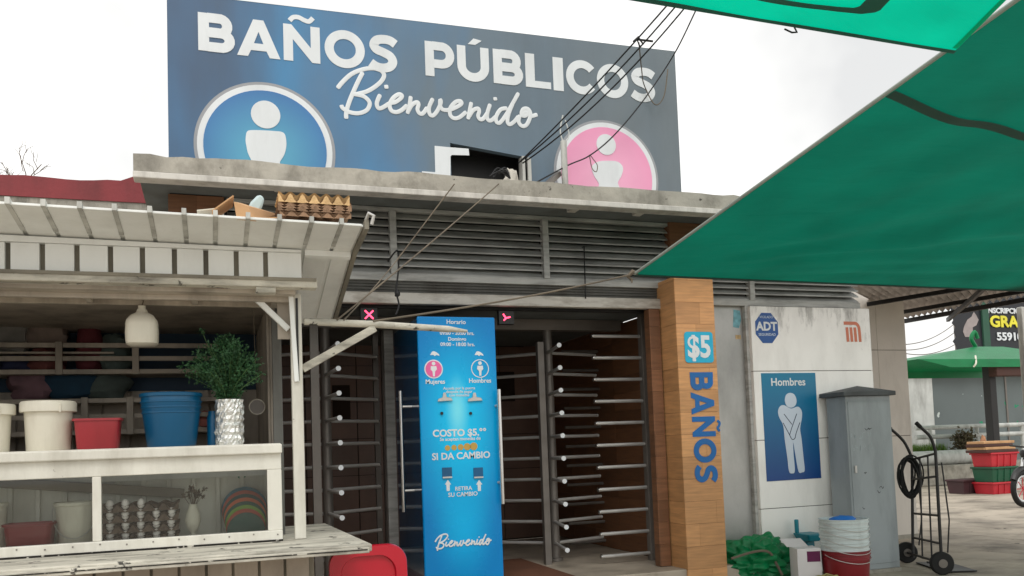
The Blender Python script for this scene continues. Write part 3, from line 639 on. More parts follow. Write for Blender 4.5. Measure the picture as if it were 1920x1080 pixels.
# fixed comb the arms pass through
cx = P(1215, 840, Y=7.32).x
cp = build('comb_post', B().box(cx-.035, cx+.035, 7.28, 7.36, FL, 2.545), m_steeld, tR, bevel=.004)
f0 = None
for i in range(11):
    z = .27+.2055*i; e = Vector((cx-.53, 7.32, z))
    if f0 is None:
        f0 = build('comb_bar', B().tube([(cx-.036, 7.32, z), e], .0165, 10), m_steel, cp, smooth=True); off = WL[f0.name]-Vector((0, 0, z))
        c0 = build('bar_cap', B().tube([e, e-Vector((.01, 0, 0))], .021, 12), m_chrome, cp, smooth=True); off2 = WL[c0.name]-Vector((0, 0, z))
    else: again(f0, off+Vector((0, 0, z))); again(c0, off2+Vector((0, 0, z)))
cx2 = P(1152, 840, Y=8.55).x
cp2 = build('comb_post', B().box(cx2-.035, cx2+.035, 8.5, 8.58, FL, 2.545), m_steeld, tR)
f0 = None
for i in range(11):
    z = .27+.2055*i
    if f0 is None: f0 = build('comb_bar', B().tube([(cx2-.036, 8.54, z), (cx2-.58, 8.54, z)], .0165, 8), m_steeld, cp2, smooth=True); off = WL[f0.name]-Vector((0, 0, z))
    else: again(f0, off+Vector((0, 0, z)))
# low header frame over both rotors
for o_, t_ in ((3.08, tR), (.97, tL)): build('header_beam', B().box(o_-.7, o_+.8, 7.74, 7.86, 2.441, 2.545), m_steeld, t_)

# ================================================================== PAYMENT MACHINE
def totem_col(t):
    n = t.nodes.new; l = t.links.new; g = n('ShaderNodeNewGeometry')
    def blob(c, rad, st):
        mp = n('ShaderNodeVectorMath'); mp.operation = 'SUBTRACT'; l(g.outputs['Position'], mp.inputs[0]); mp.inputs[1].default_value = c
        ml = n('ShaderNodeVectorMath'); ml.operation = 'MULTIPLY'; l(mp.outputs[0], ml.inputs[0]); ml.inputs[1].default_value = st
        d = n('ShaderNodeVectorMath'); d.operation = 'LENGTH'; l(ml.outputs[0], d.inputs[0]); k = n('ShaderNodeMapRange'); k.interpolation_type = 'SMOOTHSTEP'; l(d.outputs['Value'], k.inputs[0]); k.inputs[2].default_value = rad; k.inputs[3].default_value = 1; k.inputs[4].default_value = 0; return k.outputs[0]
    def over(c, fac, colour):
        x = n('ShaderNodeMixRGB'); l(fac, x.inputs[0]); l(c, x.inputs[1]) if not isinstance(c, tuple) else setattr(x.inputs[1], 'default_value', c); x.inputs[2].default_value = colour; return x.outputs[0]
    c = over(lin(0, 128, 198), blob((1.86, 6.62, 1.5), .75, (1.5, 0, .75)), lin(0, 200, 250))
    c = over(c, blob((1.86, 6.62, .75), .5, (1.6, 0, .8)), lin(0, 178, 236))
    c = over(c, blob((1.84, 6.62, 1.62), .3, (2.6, 0, .9)), lin(120, 230, 252))
    return c
m_tot = mat('machine_print', totem_col, .28, var=.03, bump=0, spec=.3)
m_tots = mat('machine_side', lin(0, 62, 96), .12, var=.05, bump=0, coat=.6)
TY = 6.62; tx0, tx1, tz = P(790, 840, Y=TY).x, P(936, 840, Y=TY).x, P(856, 594, Y=TY).z
tm = thing('payment_machine', 'tall glossy blue payment machine standing between the two turnstiles', 'machine', ((tx0+tx1)/2, TY, FL))
build('cabinet', B().box(tx0, tx1, TY+.03, TY+.95, FL, tz-.004), m_tots, tm, bevel=.008)
build('front_panel', B().box(tx0-.002, tx1+.002, TY, TY+.0298, FL, tz), m_tot, tm, bevel=.01)
tp = lambda x, y: P(x, y, Y=TY)
wf = TY-.0008
def ttext(s, px_, py_, hpx, bold=.02, wx=1.0):
    p = tp(px_, py_); text('lettering', s, hpx*1.4*TY*1.08/F, (p.x, wf-.001, p.z), m_white, tm, bold=bold, wx=wx, t=.0015)
ttext('Horario', 855, 604, 8, .012); ttext('09:00 - 20:00 hrs.', 857, 625, 6.5); ttext('Domingo', 857, 636, 6.5); ttext('09:00 - 18:00 hrs.', 858, 646, 6.5)
ttext('Mujeres', 816, 716, 8); ttext('Hombres', 900, 714, 8)
ttext('Acceda por la puerta', 861, 728, 5, .01); ttext('después de pagar', 861, 734.5, 5, .01); ttext('con monedas', 861, 741, 5, .01)
ttext('COSTO $5.°°', 862, 812, 12.5, .03); ttext('Se aceptan monedas de', 863, 823, 6, .02, .95); ttext('SI DA CAMBIO', 865, 855, 12, .025); ttext('RETIRA', 869, 916, 7); ttext('SU CAMBIO', 868, 927, 7.5)
pk = mat('pink_disc', lin(226, 96, 156), .4, bump=0); gold = mat('coin_gold', lin(196, 160, 82), .35, .4, bump=0); slot = mat('coin_slot', lin(6, 84, 128), .3, bump=0)
for x, y, m in ((813, 692, pk), (900, 691, None)):
    p = tp(x, y); r = 17*TY*1.08/F
    if m: ring = build('icon_disc', B().plate([circ(p.x, p.z, r, 30)], wf, .001), m_white, tm); build('icon_fill', B().plate([circ(p.x, p.z, r*.88, 30)], wf-.0012, .001), m, ring)
    else: ring = build('icon_ring', B().ribbon(circ(p.x, p.z, r*.95, 30), .007, wf, .001, True), m_white, tm)
    b = B().plate([circ(p.x, p.z+r*.58, r*.2, 14)], wf-.0024, .001)
    b.plate([[(p.x-r*.3, p.z+r*.3), (p.x+r*.3, p.z+r*.3), (p.x+r*.34, p.z-r*.05), (p.x+r*.14, p.z-r*.25), (p.x+r*.1, p.z-r*.78), (p.x-r*.1, p.z-r*.78), (p.x-r*.14, p.z-r*.25), (p.x-r*.34, p.z-r*.05)]], wf-.0024, .001)
    build('icon_figure', b, m_white, ring)
for x in (815, 898):
    p = tp(x, 664); s_ = .038
    build('arrow_mark', B().plate([[(p.x-s_, p.z-.008), (p.x-s_*.55, p.z+.02), (p.x-.008, p.z+.024), (p.x+.01, p.z+.018), (p.x+s_*.9, p.z), (p.x+s_, p.z-.014), (p.x+.012, p.z-.006), (p.x, p.z-.016), (p.x-.012, p.z-.006)]], wf, .001), m_white, tm)
for x, y in ((834, 745), (890, 745)):
    p = tp(x, y); h_ = build('coin_hopper', B().plate([[(p.x-.06, p.z-.03), (p.x+.06, p.z-.026), (p.x+.05, p.z-.005), (p.x+.012, p.z+.002), (p.x+.005, p.z+.035), (p.x-.012, p.z+.035), (p.x-.02, p.z), (p.x-.055, p.z-.012)]], wf, .012), m_steel, tm, bevel=.002)
    p = tp(x-(6 if x < 850 else 8), 775); build('lock', B().tube([(p.x, wf, p.z), (p.x, wf-.01, p.z)], .012, 14), m_black, tm)
for i, rr in enumerate((5, 5, 5.5, 6.5, 7)):
    p = tp(839+i*12.3, 840-i*.8); build('coin_mark', B().plate([circ(p.x, p.z, rr*TY*1.08/F, 20)], wf, .001), gold, tm)
for x in (838, 896.5):
    p = tp(x, 886); s_ = 9*TY*1.08/F
    o_ = build('return_slot', B().box(p.x-s_, p.x+s_, wf-.006, wf, p.z-s_, p.z+s_), slot, tm, bevel=.002)
    build('slot_lip', B().box(p.x-s_*.95, p.x+s_*.95, wf-.014, wf-.0062, p.z-s_*1.1, p.z-s_*.8), m_steel, o_)
    p = tp(x+2, 910); s_ = .03
    build('arrow_mark', B().plate([[(p.x-.012, p.z-.045), (p.x+.012, p.z-.045), (p.x+.014, p.z+.006), (p.x+.026, p.z+.006), (p.x, p.z+.045), (p.x-.026, p.z+.006), (p.x-.014, p.z+.006)]], wf, .001), m_white, tm)
# script copied from the big sign
xs = [q[0] for s_ in STRK for q in s_]; zs_ = [q[1] for s_ in STRK for q in s_]; sx_, cx_, cz_ = max(xs)-min(xs), (max(xs)+min(xs))/2, (max(zs_)+min(zs_))/2
c = tp(869, 1014); k = (tp(922, 1014).x-tp(816, 1014).x)/sx_; b = B()
build('script_lettering', script(b, [[(c.x+(x-cx_)*k, c.z+(z-cz_)*k*1.05) for x, z in s_] for s_ in STRK], .0062, wf), m_white, tm, smooth=True)
for px_, ya, yb, off in ((754, 733, 960, .22), (939, 730, 945, -.07)):
    yy = TY-.06 if off < 0 else TY+.3
    a, c = P(px_, ya, Y=yy), P(px_, yb, Y=yy); hx = (a.x+c.x)/2
    h_ = build('handrail', B().tube([(hx, yy, a.z), (hx, yy, c.z)], .0165, 12), m_chrome, tm, smooth=True)
    for zz in (a.z-.13, c.z+.17):
        e = (tx0, yy, zz) if off > 0 else (tx1-.02, TY+.01, zz)
        build('standoff', B().tube([(hx, yy, zz), e], .01, 8), m_steel, h_, smooth=True)

# ================================================================== MARKET STALL
YC, YP, YF = 4.6, 4.62, 4.5
SX0 = -1.55
st = thing('market_stall', 'white painted metal market stall with upturned roof and glazed counter', 'market stall', (-.4, 4.6, 0))
rz = lambda y, x=0: 2.415-.10*(min(y, 4.5)-4.12)-.27*max(0, y-4.5)-.012*(x+.1)
rx1 = .725
def rpt(x, y, dz): return (x, y, rz(y, x)+dz)
# roof sheet panels with the ribs between them
ribpx = [15, 82, 150, 215, 281, 345, 404, 465, 524, 584, 640]
ribx = [P(x, 378+x*.0725, Y=4.12).x for x in ribpx]
ribx = [ribx[0]-.16*i for i in (5, 4, 3, 2, 1)]+ribx
def fold(b, a, c, y0, y1, d0, d1):     # a sheet piece that follows the fold of the roof over the fascia
    ys = [y0]+([4.5] if y0 < 4.5 < y1 else [])+[y1]; k = len(b.v)
    for y in ys: b.v += [Vector(rpt(a, y, d0)), Vector(rpt(c, y, d0)), Vector(rpt(c, y, d1)), Vector(rpt(a, y, d1))]
    for q in range(len(ys)-1):
        for w in range(4): b.f.append((k+q*4+w, k+q*4+4+w, k+q*4+4+(w+1) % 4, k+q*4+(w+1) % 4))
    e = k+(len(ys)-1)*4; b.f += [(k, k+1, k+2, k+3), (e+3, e+2, e+1, e)]; return b
roof = build('roof', fold(fold(B(), SX0, .40, 4.16, 4.93, .012, .022), .4005, rx1, 4.16, 5.42, .012, .022), m_stall, st)
ed = [SX0]+ribx+[rx1-.02]
for i in range(len(ed)-1):
    build('roof_panel', fold(B(), ed[i]+.010, ed[i+1]-.010, 4.12, 5.42 if ed[i] > .36 else 4.93, 0, .0115), m_stall, roof, bevel=.002)
for x in ribx:
    build('rib', B().hexa([rpt(x-.010, 4.10, -.004), rpt(x+.010, 4.10, -.004), rpt(x+.010, YF-.075, -.004), rpt(x-.010, YF-.075, -.004), rpt(x-.010, 4.10, .026), rpt(x+.010, 4.10, .026), rpt(x+.010, YF-.075, .0118), rpt(x-.010, YF-.075, .0118)]), m_rib, roof)
build('roof_edge', fold(B(), rx1-.018, rx1+.003, 4.11, 5.43, -.016, .03), m_groove, roof)
build('roof_hook', B().tube([rpt(rx1-.01, 4.12, .03), rpt(rx1, 4.09, .055), rpt(rx1+.022, 4.08, .04), rpt(rx1+.012, 4.09, .0)], .009, 8), m_steel, roof, smooth=True)
build('roof_batten', B().hexa([rpt(.46, 4.5, -.03), rpt(rx1-.03, 4.5, -.03), rpt(rx1-.03, 4.53, -.03), rpt(.46, 4.53, -.03), rpt(.46, 4.5, -.001), rpt(rx1-.03, 4.5, -.001), rpt(rx1-.03, 4.53, -.001), rpt(.46, 4.53, -.001)]), m_stall, roof)
# fascia: boards with open grooves between them
fx = lambda x, y=490: P(x, y, Y=YF).x
fz1, fz0 = 2.355, 2.205
fX1 = fx(565)
fa = build('fascia', B().box(SX0, fX1-.004, YF+.03, YF+.045, fz0, fz1+.02), m_groove, st)
gpx = [14, 79, 144, 207, 267, 327, 386, 443, 498]; gx = [fx(x) for x in gpx]; gx = [gx[0]-.165*i for i in (3, 2, 1)]+gx
ed = [SX0]+gx+[fX1+.012]
for i in range(len(ed)-1): build('board', B().box(ed[i]+.012, ed[i+1]-.012, YF, YF+.0295, fz0, fz1-.006), m_stall, fa, bevel=.002)
build('top_rail', B().hexa([(SX0, YF-.012, fz1-.005), (fX1, YF-.012, fz1-.005), (fX1, YF+.045, fz1-.005), (SX0, YF+.045, fz1-.005), (SX0, YF-.012, rz(YF, SX0)-.007), (fX1, YF-.012, rz(YF, fX1)-.007), (fX1, YF+.045, rz(YF, fX1)-.016), (SX0, YF+.045, rz(YF, SX0)-.016)]), m_stall, fa)
lip = build('fascia_lip', B().box(SX0, fx(592), YF-.05, YF+.03, fz0-.045, fz0-.002), m_shelf, fa, bevel=.004)
build('gutter_strip', B().box(SX0, fx(590), YF-.058, YF-.0505, fz0-.012, fz0+.004), m_groove, fa)
build('bracket_block', B().box(fx(478), fx(515), YF-.045, YF+.02, fz0-.075, fz0-.046), m_shelf, fa, bevel=.004)
# soffit, inner room
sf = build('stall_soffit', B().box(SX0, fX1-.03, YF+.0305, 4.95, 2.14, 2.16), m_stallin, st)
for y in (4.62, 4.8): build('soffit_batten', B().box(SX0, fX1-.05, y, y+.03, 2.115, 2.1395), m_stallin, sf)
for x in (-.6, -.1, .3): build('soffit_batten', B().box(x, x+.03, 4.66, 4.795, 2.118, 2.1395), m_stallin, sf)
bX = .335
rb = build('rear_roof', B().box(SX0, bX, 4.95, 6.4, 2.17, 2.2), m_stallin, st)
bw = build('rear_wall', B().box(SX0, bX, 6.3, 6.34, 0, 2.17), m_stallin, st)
build('blue_upper_lining', B().box(SX0, bX-.03, 6.27, 6.2995, 1.78, 2.169), mat('dark_blue_lining', lin(14, 52, 78), .6, var=.2), bw)
f0 = None
for i in range(11):
    x = SX0+.02+i*.168
    if f0 is None: f0 = build('wall_board', B().box(x, x+.155, 6.275, 6.2995, .02, 1.779), m_stallin, bw, bevel=.003)
    else: again(f0, (x+.0775, WL[f0.name].y, .02))
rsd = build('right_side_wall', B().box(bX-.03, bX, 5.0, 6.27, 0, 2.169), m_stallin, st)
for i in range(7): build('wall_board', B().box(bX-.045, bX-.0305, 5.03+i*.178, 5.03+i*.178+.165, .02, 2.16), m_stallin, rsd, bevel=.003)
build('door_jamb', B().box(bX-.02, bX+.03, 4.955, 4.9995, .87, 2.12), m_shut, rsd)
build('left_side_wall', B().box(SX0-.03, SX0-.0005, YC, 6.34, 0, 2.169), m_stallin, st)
# racks along the rear wall
def rack(z0, zgap, nr, y=6.0, x0=SX0, x1=.1, ups=(-.85, -.33)):
    r = build('rack', B().box(x0, x1, y, 6.27, z0-.016, z0), m_stallin, st)
    for i in range(nr): build('rail', B().box(x0, x1, y-.025, y-.001, z0-.016+i*zgap, z0+.014+i*zgap), m_stallin, r, bevel=.003)
    for x in ups: build('upright', B().box(x-.02, x+.02, y-.04, y-.0255, z0-.02, z0+.02+(nr-1)*zgap), m_stallin, r, bevel=.003)
    return z0
yr_ = 6.0
za = P(200, 697, Y=yr_).z; zg = (P(200, 648, Y=yr_).z-za)/2
rack(za, zg, 3, ups=(P(112, 670, Y=yr_).x, P(255, 670, Y=yr_).x, .09))
zb = P(200, 810, Y=yr_).z; rack(zb, .1, 3, ups=(P(160, 790, Y=yr_).x, P(245, 790, Y=yr_).x))
# counter shelf, lower boards
SZ = .87
cs = build('counter_shelf', B().add([(SX0, 4.14, SZ-.035), (.705, 4.135, SZ-.035), (.66, 5.6, SZ-.035), (SX0, 5.0, SZ-.035), (SX0, 4.14, SZ), (.705, 4.135, SZ), (.66, 5.6, SZ), (SX0, 5.0, SZ)], [(0, 3, 2, 1), (4, 5, 6, 7), (0, 1, 5, 4), (1, 2, 6, 5), (2, 3, 7, 6), (3, 0, 4, 7)]), m_shelf, st, bevel=.006)
build('shelf_lip', B().box(SX0, .69, 4.118, 4.134, SZ-.04, SZ-.012), m_shelf, cs, bevel=.004)
lw = build('lower_wall', B().box(SX0, .475, 4.55, 4.58, 0, SZ-.036), m_groove, st)
f0 = None
for i in range(16):
    x = SX0+.01+i*.125
    if f0 is None: f0 = build('wall_board', B().box(x, x+  .112, 4.53, 4.5495, .01, SZ-.037), mat('dirty_beige_board', lin(172, 160, 146), .6, var=.12, dirt=lin(96, 84, 72), damt=.5), lw, bevel=.003)
    else: again(f0, (x+.056, WL[f0.name].y, .01))
# glazed display case
ct = 1.395; cr1 = P(528, 900, Y=YC).x
cx = lambda x, y=950: P(x, y, Y=YC).x
zz = lambda x, y: P(x, y, Y=YC).z
k0, k1, k2, k3 = zz(300, 838), zz(300, 853), zz(300, 889), zz(300, 1008)
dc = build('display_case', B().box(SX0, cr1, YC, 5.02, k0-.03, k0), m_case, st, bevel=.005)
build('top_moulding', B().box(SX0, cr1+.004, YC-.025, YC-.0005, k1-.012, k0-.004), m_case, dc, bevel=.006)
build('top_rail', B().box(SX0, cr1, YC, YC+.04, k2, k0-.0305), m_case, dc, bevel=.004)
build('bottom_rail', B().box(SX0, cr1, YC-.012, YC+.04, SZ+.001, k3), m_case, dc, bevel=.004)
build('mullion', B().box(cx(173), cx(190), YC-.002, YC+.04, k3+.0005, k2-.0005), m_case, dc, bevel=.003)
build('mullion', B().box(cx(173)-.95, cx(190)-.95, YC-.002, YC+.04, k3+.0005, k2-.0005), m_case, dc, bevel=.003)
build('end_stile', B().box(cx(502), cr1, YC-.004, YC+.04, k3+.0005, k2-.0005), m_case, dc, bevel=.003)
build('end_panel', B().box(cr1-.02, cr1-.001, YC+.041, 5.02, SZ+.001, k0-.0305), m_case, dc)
for a, c in ((cx(190)-.945, cx(173)-.002), (cx(190)+.002, cx(502)-.002)): build('pane', B().box(a, c, YC+.018, YC+.022, k3+.001, k2-.001), m_glass, dc)
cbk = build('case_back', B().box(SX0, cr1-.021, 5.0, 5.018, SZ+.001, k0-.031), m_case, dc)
f0 = None
for i in range(14):
    x = cr1-.06-i*.125
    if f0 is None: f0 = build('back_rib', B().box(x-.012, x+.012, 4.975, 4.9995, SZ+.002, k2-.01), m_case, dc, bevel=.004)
    else: again(f0, (x, WL[f0.name].y, SZ+.002))
build('back_rail', B().box(SX0, cr1-.022, 4.955, 4.9745, k2-.035, k2+.02), m_case, dc, bevel=.003)
cf = build('case_floor', B().box(SX0, cr1-.021, YC+.041, 4.97, SZ+.001, SZ+.02), m_shelf, dc)
build('green_sticker', B().plate([[(cx(444, 888), zz(444, 884)), (cx(470), zz(470, 884)), (cx(466), zz(466, 898)), (cx(452), zz(452, 900))]], 4.9995, .001), mat('green_paper', lin(30, 140, 96), .6), dc)
m_gap = mat('grimy_joint', lin(30, 26, 22), .9, var=.3, chips=lin(200, 196, 184), cth=.55, cs=16)
build('grimy_joint', B().box(SX0, cr1, YC-.0165, YC-.0125, SZ+.0008, SZ+.010), m_gap, dc)
build('grimy_joint', B().box(SX0, .68, 4.1155, 4.1178, SZ-.026, SZ-.021), m_gap, cs)
for i in range(16): x = SX0+.08+i*.118; build('screw', B().tube([(x, YC-.013, SZ+.035+.004*(i % 3)), (x, YC-.0155, SZ+.035+.004*(i % 3))], .004, 8), m_steeld, dc)
# post, latch bar, braces
px0, px1 = P(549, 800, Y=YP).x, P(570, 800, Y=YP).x
po = build('post', B().box(px0, px1, YP, YP+.05, SZ+.001, fz0-.046), m_case, st, bevel=.004)
build('latch_bar', B().bar((P(545, 560, Y=YP).x, YP-.012, fz0-.06), (P(556, 716, Y=YP).x, YP-.012, P(556, 716, Y=YP).z), .024, .016, (0, 1, 0)), m_stall, po, bevel=.003)
build('slot', B().bar((P(556, 560, Y=YP).x, YP-.003, fz0-.07), (P(559, 712, Y=YP).x, YP-.003, P(559, 714, Y=YP).z), .012, .004, (0, 1, 0)), m_black, po)
build('corner_brace', B().bar(P(480, 560, Y=4.66), P(541, 618, Y=4.66), .03, .03, (0, 1, 0)), m_stall, po, bevel=.003)
build('brace_plate', B().box(P(520, 600, Y=4.7).x, P(543, 600, Y=4.7).x, 4.69, 4.71, P(530, 636, Y=4.7).z, fz0-.05), m_stallin, po)
a, c = P(570, 603, Y=4.66), P(876, 621, Y=4.66)
arm = build('support_arm', B().tube([a, P(700, 608, Y=4.66), P(840, 617, Y=4.66), c], [.02, .02, .019, .008], 10), m_shelf, st, smooth=True)
build('arm_brace', B().bar(P(567, 692, Y=4.66), P(703, 615, Y=4.66), .042, .03, (0, 1, 0)), m_shelf, arm, bevel=.004)

# ================================================================== THINGS ON AND IN THE STALL
def span(xa, xb, y, Y): a, c = P(xa, y, Y=Y), P(xb, y, Y=Y); return (a.x+c.x)/2, (c.x-a.x)/2
TOP = k0+.001
def bucket(name, label, m, xa, xb, ya, xba, xbb, base, Y, lid=False, cat='bucket', handle=False, ribs=0, group=None, rimw=.008):
    cx, r1 = span(xa, xb, ya, Y); _, r0_ = span(xba, xbb, ya, Y); zt = P((xa+xb)/2, ya, Y=Y).z; H = zt-base
    t = thing(name, label, cat, (cx, Y+r1, base), group)
    pr = [(0, .0), (r0_*.96, .0), (r0_, .006)]
    if ribs:
        for i in range(ribs):
            f = .62+.3*i/ribs; rr = r0_+(r1-r0_)*f; pr += [(rr, H*f), (rr+.004, H*(f+.006)), (rr+.004, H*(f+.03)), (rr, H*(f+.036))]
    pr += [(r1-rimw, H-.02), (r1, H-.018), (r1+.001, H-.004), (r1-.004, H), (r1-.009, H-.002), (r0_-.006, .012), (0, .01)]
    bo = build('body', B().lathe((cx, Y+r1, base), pr, 36), m, t, smooth=True)
    if lid:
        build('lid', B().lathe((cx, Y+r1, base), [(r1+.004, H-.05), (r1+.010, H-.048), (r1+.010, H-.004), (r1+.004, H+.004), (r1-.03, H+.004), (r1-.034, H-.002), (0, H-.002)], 36), m, t, smooth=True)
        build('lid_tab', B().box(cx+r1*.55, cx+r1*.62, Y+r1-math.sqrt(max(1e-4, (r1+.01)**2-(r1*.6)**2))-.006, Y+r1-math.sqrt(max(1e-4, (r1+.01)**2-(r1*.6)**2))+.01, base+H-.055, base+H-.012), m, t, bevel=.002)
    if handle:
        pts = [Vector((cx+(r1+.004)*math.cos(a), Y+r1-(r1+.006)*math.sin(a)*.98, base+H-.03-.13*math.sin(a)*H/.2)) for a in [math.pi*i/16 for i in range(17)]]
        build('bail_handle', B().tube(pts, .0025, 6), m_steel, t, smooth=True)
    return t
bucket('bucket', 'white lidded bucket on the counter beside the red basin', m_plw, 31, 133, 752, 42, 128, TOP, 4.68, lid=True)
bucket('bucket', 'white lidded bucket on the counter cut off at the stall end', m_plw, -70, 17, 758, -60, 10, TOP, 4.68, lid=True)
bucket('bucket', 'tall blue bucket on the counter beside the foil wrapped herbs', m_plb, 256, 379, 734, 271, 366, TOP, 4.67, ribs=3)
bucket('bucket', 'white bucket with wire handle inside the glass case', m_plw, 93, 180, 942, 106, 172, SZ+.021, 4.7, handle=True)
bucket('bucket', 'white bucket inside the glass case cut off at the stall end', m_plw, -70, 9, 945, -60, 4, SZ+.021, 4.72)
def basin(label, xa, xb, ya, base, Y, m, inset=.014):
    a, c = P(xa, ya, Y=Y), P(xb, ya, Y=Y); z1 = a.z; d = .16
    t = thing('basin', label, 'basin', ((a.x+c.x)/2, Y+d/2, base))
    def ring(i, z, g=0): return [(x, y, z) for x, y in rrect(a.x+i, c.x-i, Y+i*.7, Y+d-i*.7, .03-g)]
    rings = [ring(inset+.004, base), ring(inset, base+.006), ring(.004, z1-.012), ring(-.005, z1-.011), ring(-.005, z1), ring(.006, z1), ring(inset+.008, base+.012)]
    n = len(rings[0]); vs = [p for r in rings for p in r]; fs = [tuple(reversed(range(n))), tuple((len(rings)-1)*n+j for j in range(n))]
    for i in range(len(rings)-1):
        for j in range(n): fs.append((i*n+j, i*n+(j+1) % n, (i+1)*n+(j+1) % n, (i+1)*n+j))
    build('tub', B().add(vs, fs), m, t, smooth=True)
    return t
basin('red plastic basin on the counter between the white and blue buckets', 135, 225, 785, TOP, 4.68, m_plr)
basin('dark red plastic basin inside the glass case', 2, 98, 985, SZ+.021, 4.68, m_plrd)
# herbs in a foil wrapped pot
cx_, r_ = span(403, 458, 790, 4.72); zt = P(430, 748, Y=4.72).z; cy_ = 4.72+r_
t = thing('foil_vase', 'silver foil wrapped pot holding the green herbs on the counter', 'pot', (cx_, cy_, TOP))
H = zt-TOP; prof = [(0, 0), (r_*.93, 0)]+[(r_*(.95+.05*(i % 2)), H*(i+1)/14) for i in range(13)]+[(r_, H), (r_*.9, H-.004), (r_*.86, H*.7), (0, H*.7)]
build('foil', B().lathe((cx_, cy_, TOP), prof, 40, jit=.011), m_foil, t, smooth=False)
t = thing('herb_bunch', 'dense green herb bunch rising from the foil wrapped pot', 'plant', (cx_, cy_, TOP+H*.75))
rnd = random.Random(3); sb, lb = B(), B(); c0 = Vector((cx_, cy_, TOP+H*.72))
def leaf(b, p, d, s, rnd):
    d = d.normalized(); sd = d.cross(Vector((rnd.uniform(-1, 1), rnd.uniform(-1, 1), rnd.uniform(-1, 1)))); sd = sd.normalized() if sd.length > 1e-4 else d.orthogonal().normalized(); n_ = sd.cross(d)
    b.add([p, p+d*s*.5+sd*s*.28+n_*s*.1, p+d*s, p+d*s*.5-sd*s*.28+n_*s*.1], [(0, 1, 2, 3)])
for i in range(120):
    a = rnd.uniform(0, 6.28); sp = rnd.uniform(.0, .19)*(1 if rnd.random() < .85 else 1.25); hh = rnd.uniform(.26, .40)*(1-.5*(sp/.24)**2)
    e = c0+Vector((math.cos(a)*sp+rnd.uniform(-.02, .015), math.sin(a)*sp*.8, hh)); mid = c0+Vector((math.cos(a)*sp*.3, math.sin(a)*sp*.3, hh*.55))
    pts = crom([c0+Vector((math.cos(a)*.02, math.sin(a)*.02, 0)), mid, e], 4); sb.tube(pts, .0014, 4)
    for k_ in range(75):
        f = .15+.85*rnd.random()**.7; p = pts[min(len(pts)-1, int(f*len(pts)))]; d = Vector((rnd.gauss(0, 1), rnd.gauss(0, 1), rnd.gauss(.2, 1)))
        leaf(lb, p+d.normalized()*rnd.uniform(0, .03), d, rnd.uniform(.011, .025), rnd)
e = c0+Vector((-.13, -.03, .43)); sb.tube([c0+Vector((-.06, 0, .2)), c0+Vector((-.1, -.02, .35)), e], .0014, 4)
for k_ in range(30): leaf(lb, e+Vector((rnd.gauss(0, .008), rnd.gauss(0, .008), rnd.gauss(0, .008))), Vector((rnd.gauss(0, 1), rnd.gauss(0, 1), rnd.gauss(0, 1))), .014, rnd)
build('stems', sb, m_stem, t); build('leaves', lb, m_leaf, t, kind='stuff')
cxx, rr = span(388, 404, 790, 4.85); t = thing('blue_jar', 'narrow dark blue jar behind the foil wrapped pot', 'jar', (cxx, 4.87, TOP))
build('body', B().lathe((cxx+.01, 4.87, TOP), [(0, 0), (.03, 0), (.032, .01), (.032, .15), (.026, .17), (.026, .185), (0, .185)], 20), m_plb, t, smooth=True)
# jug hanging under the soffit
cx_, r_ = span(232, 296, 620, 4.72); z0 = P(264, 645, Y=4.72).z; z1 = P(264, 575, Y=4.72).z; H = z1-z0; cy_ = 4.72+r_
t = thing('plastic_jug', 'white plastic gallon jug hanging under the stall soffit', 'jug', (cx_, cy_, z0))
def sq(r, z, k=4):
    o = []
    for i in range(28):
        a = 2*math.pi*i/28; c, s_ = math.cos(a), math.sin(a); q = (abs(c)**k+abs(s_)**k)**(-1/k); o.append(Vector((cx_+r*q*c, cy_+r*q*s_, z0+z)))
    return o
rings = [sq(r_*.75, 0), sq(r_*.95, H*.05), sq(r_*.98, H*.15), sq(r_, H*.4), sq(r_*.97, H*.52), sq(r_*.985, H*.56), sq(r_*.93, H*.68), sq(r_*.7, H*.82, 3), sq(r_*.36, H*.91, 2), sq(r_*.3, H*.99, 2), sq(r_*.24, H, 2)]
vs = [p for r in rings for p in r]; fs = [tuple(reversed(range(28))), tuple(range(len(vs)-28, len(vs)))]
for i in range(len(rings)-1):
    for j in range(28): fs.append((i*28+j, i*28+(j+1) % 28, (i+1)*28+(j+1) % 28, (i+1)*28+j))
build('body', B().add(vs, fs), m_plw, t, smooth=True)
build('cap', B().lathe((cx_, cy_, z1), [(.018, -.005), (.019, .018), (.0, .02)], 16), m_plw, t, smooth=True)
build('hanger_cord', B().tube([(cx_, cy_, z1+.015), (cx_+.01, cy_, z1+.05), (cx_, cy_, 2.138)], .003, 6), m_rope, t)
# things on the rear racks
def lump(name, label, cat, c, r, m, seed, group=None, rough=.35, n=18, mm=12, crumple=0):
    b = B(); vs = []
    for i in range(mm+1):
        for j in range(n):
            th = math.pi*i/mm; ph = 2*math.pi*j/n; d = Vector((math.sin(th)*math.cos(ph), math.sin(th)*math.sin(ph), math.cos(th)))
            k_ = 1+rough*noise.noise(d*1.7+Vector((seed*3.1, 0, 0)))+rough*.4*noise.noise(d*5+Vector((seed, 7, 0)))
            if crumple: k_ += crumple*(.25-abs(noise.noise(Vector((d.x*2.2, d.y*2.2, d.z*4))+Vector((0, seed, 0)))))+crumple*.22*(.2-abs(noise.noise(Vector((d.x*5, d.y*4, d.z*3))+Vector((seed, 0, 2)))))
            p = Vector((d.x*r[0], d.y*r[1], max(-.8, d.z)*r[2]))*k_
            p.z = max(p.z, -r[2]*.8)
            vs.append(Vector(c)+Vector((0, 0, r[2]*.8))+p)
    fs = [(i*n+j, (i+1)*n+j, (i+1)*n+(j+1) % n, i*n+(j+1) % n) for i in range(mm) for j in range(n)]
    return build(name, B().add(vs, fs), m, None, smooth=True, label=label, cat=cat, group=group)
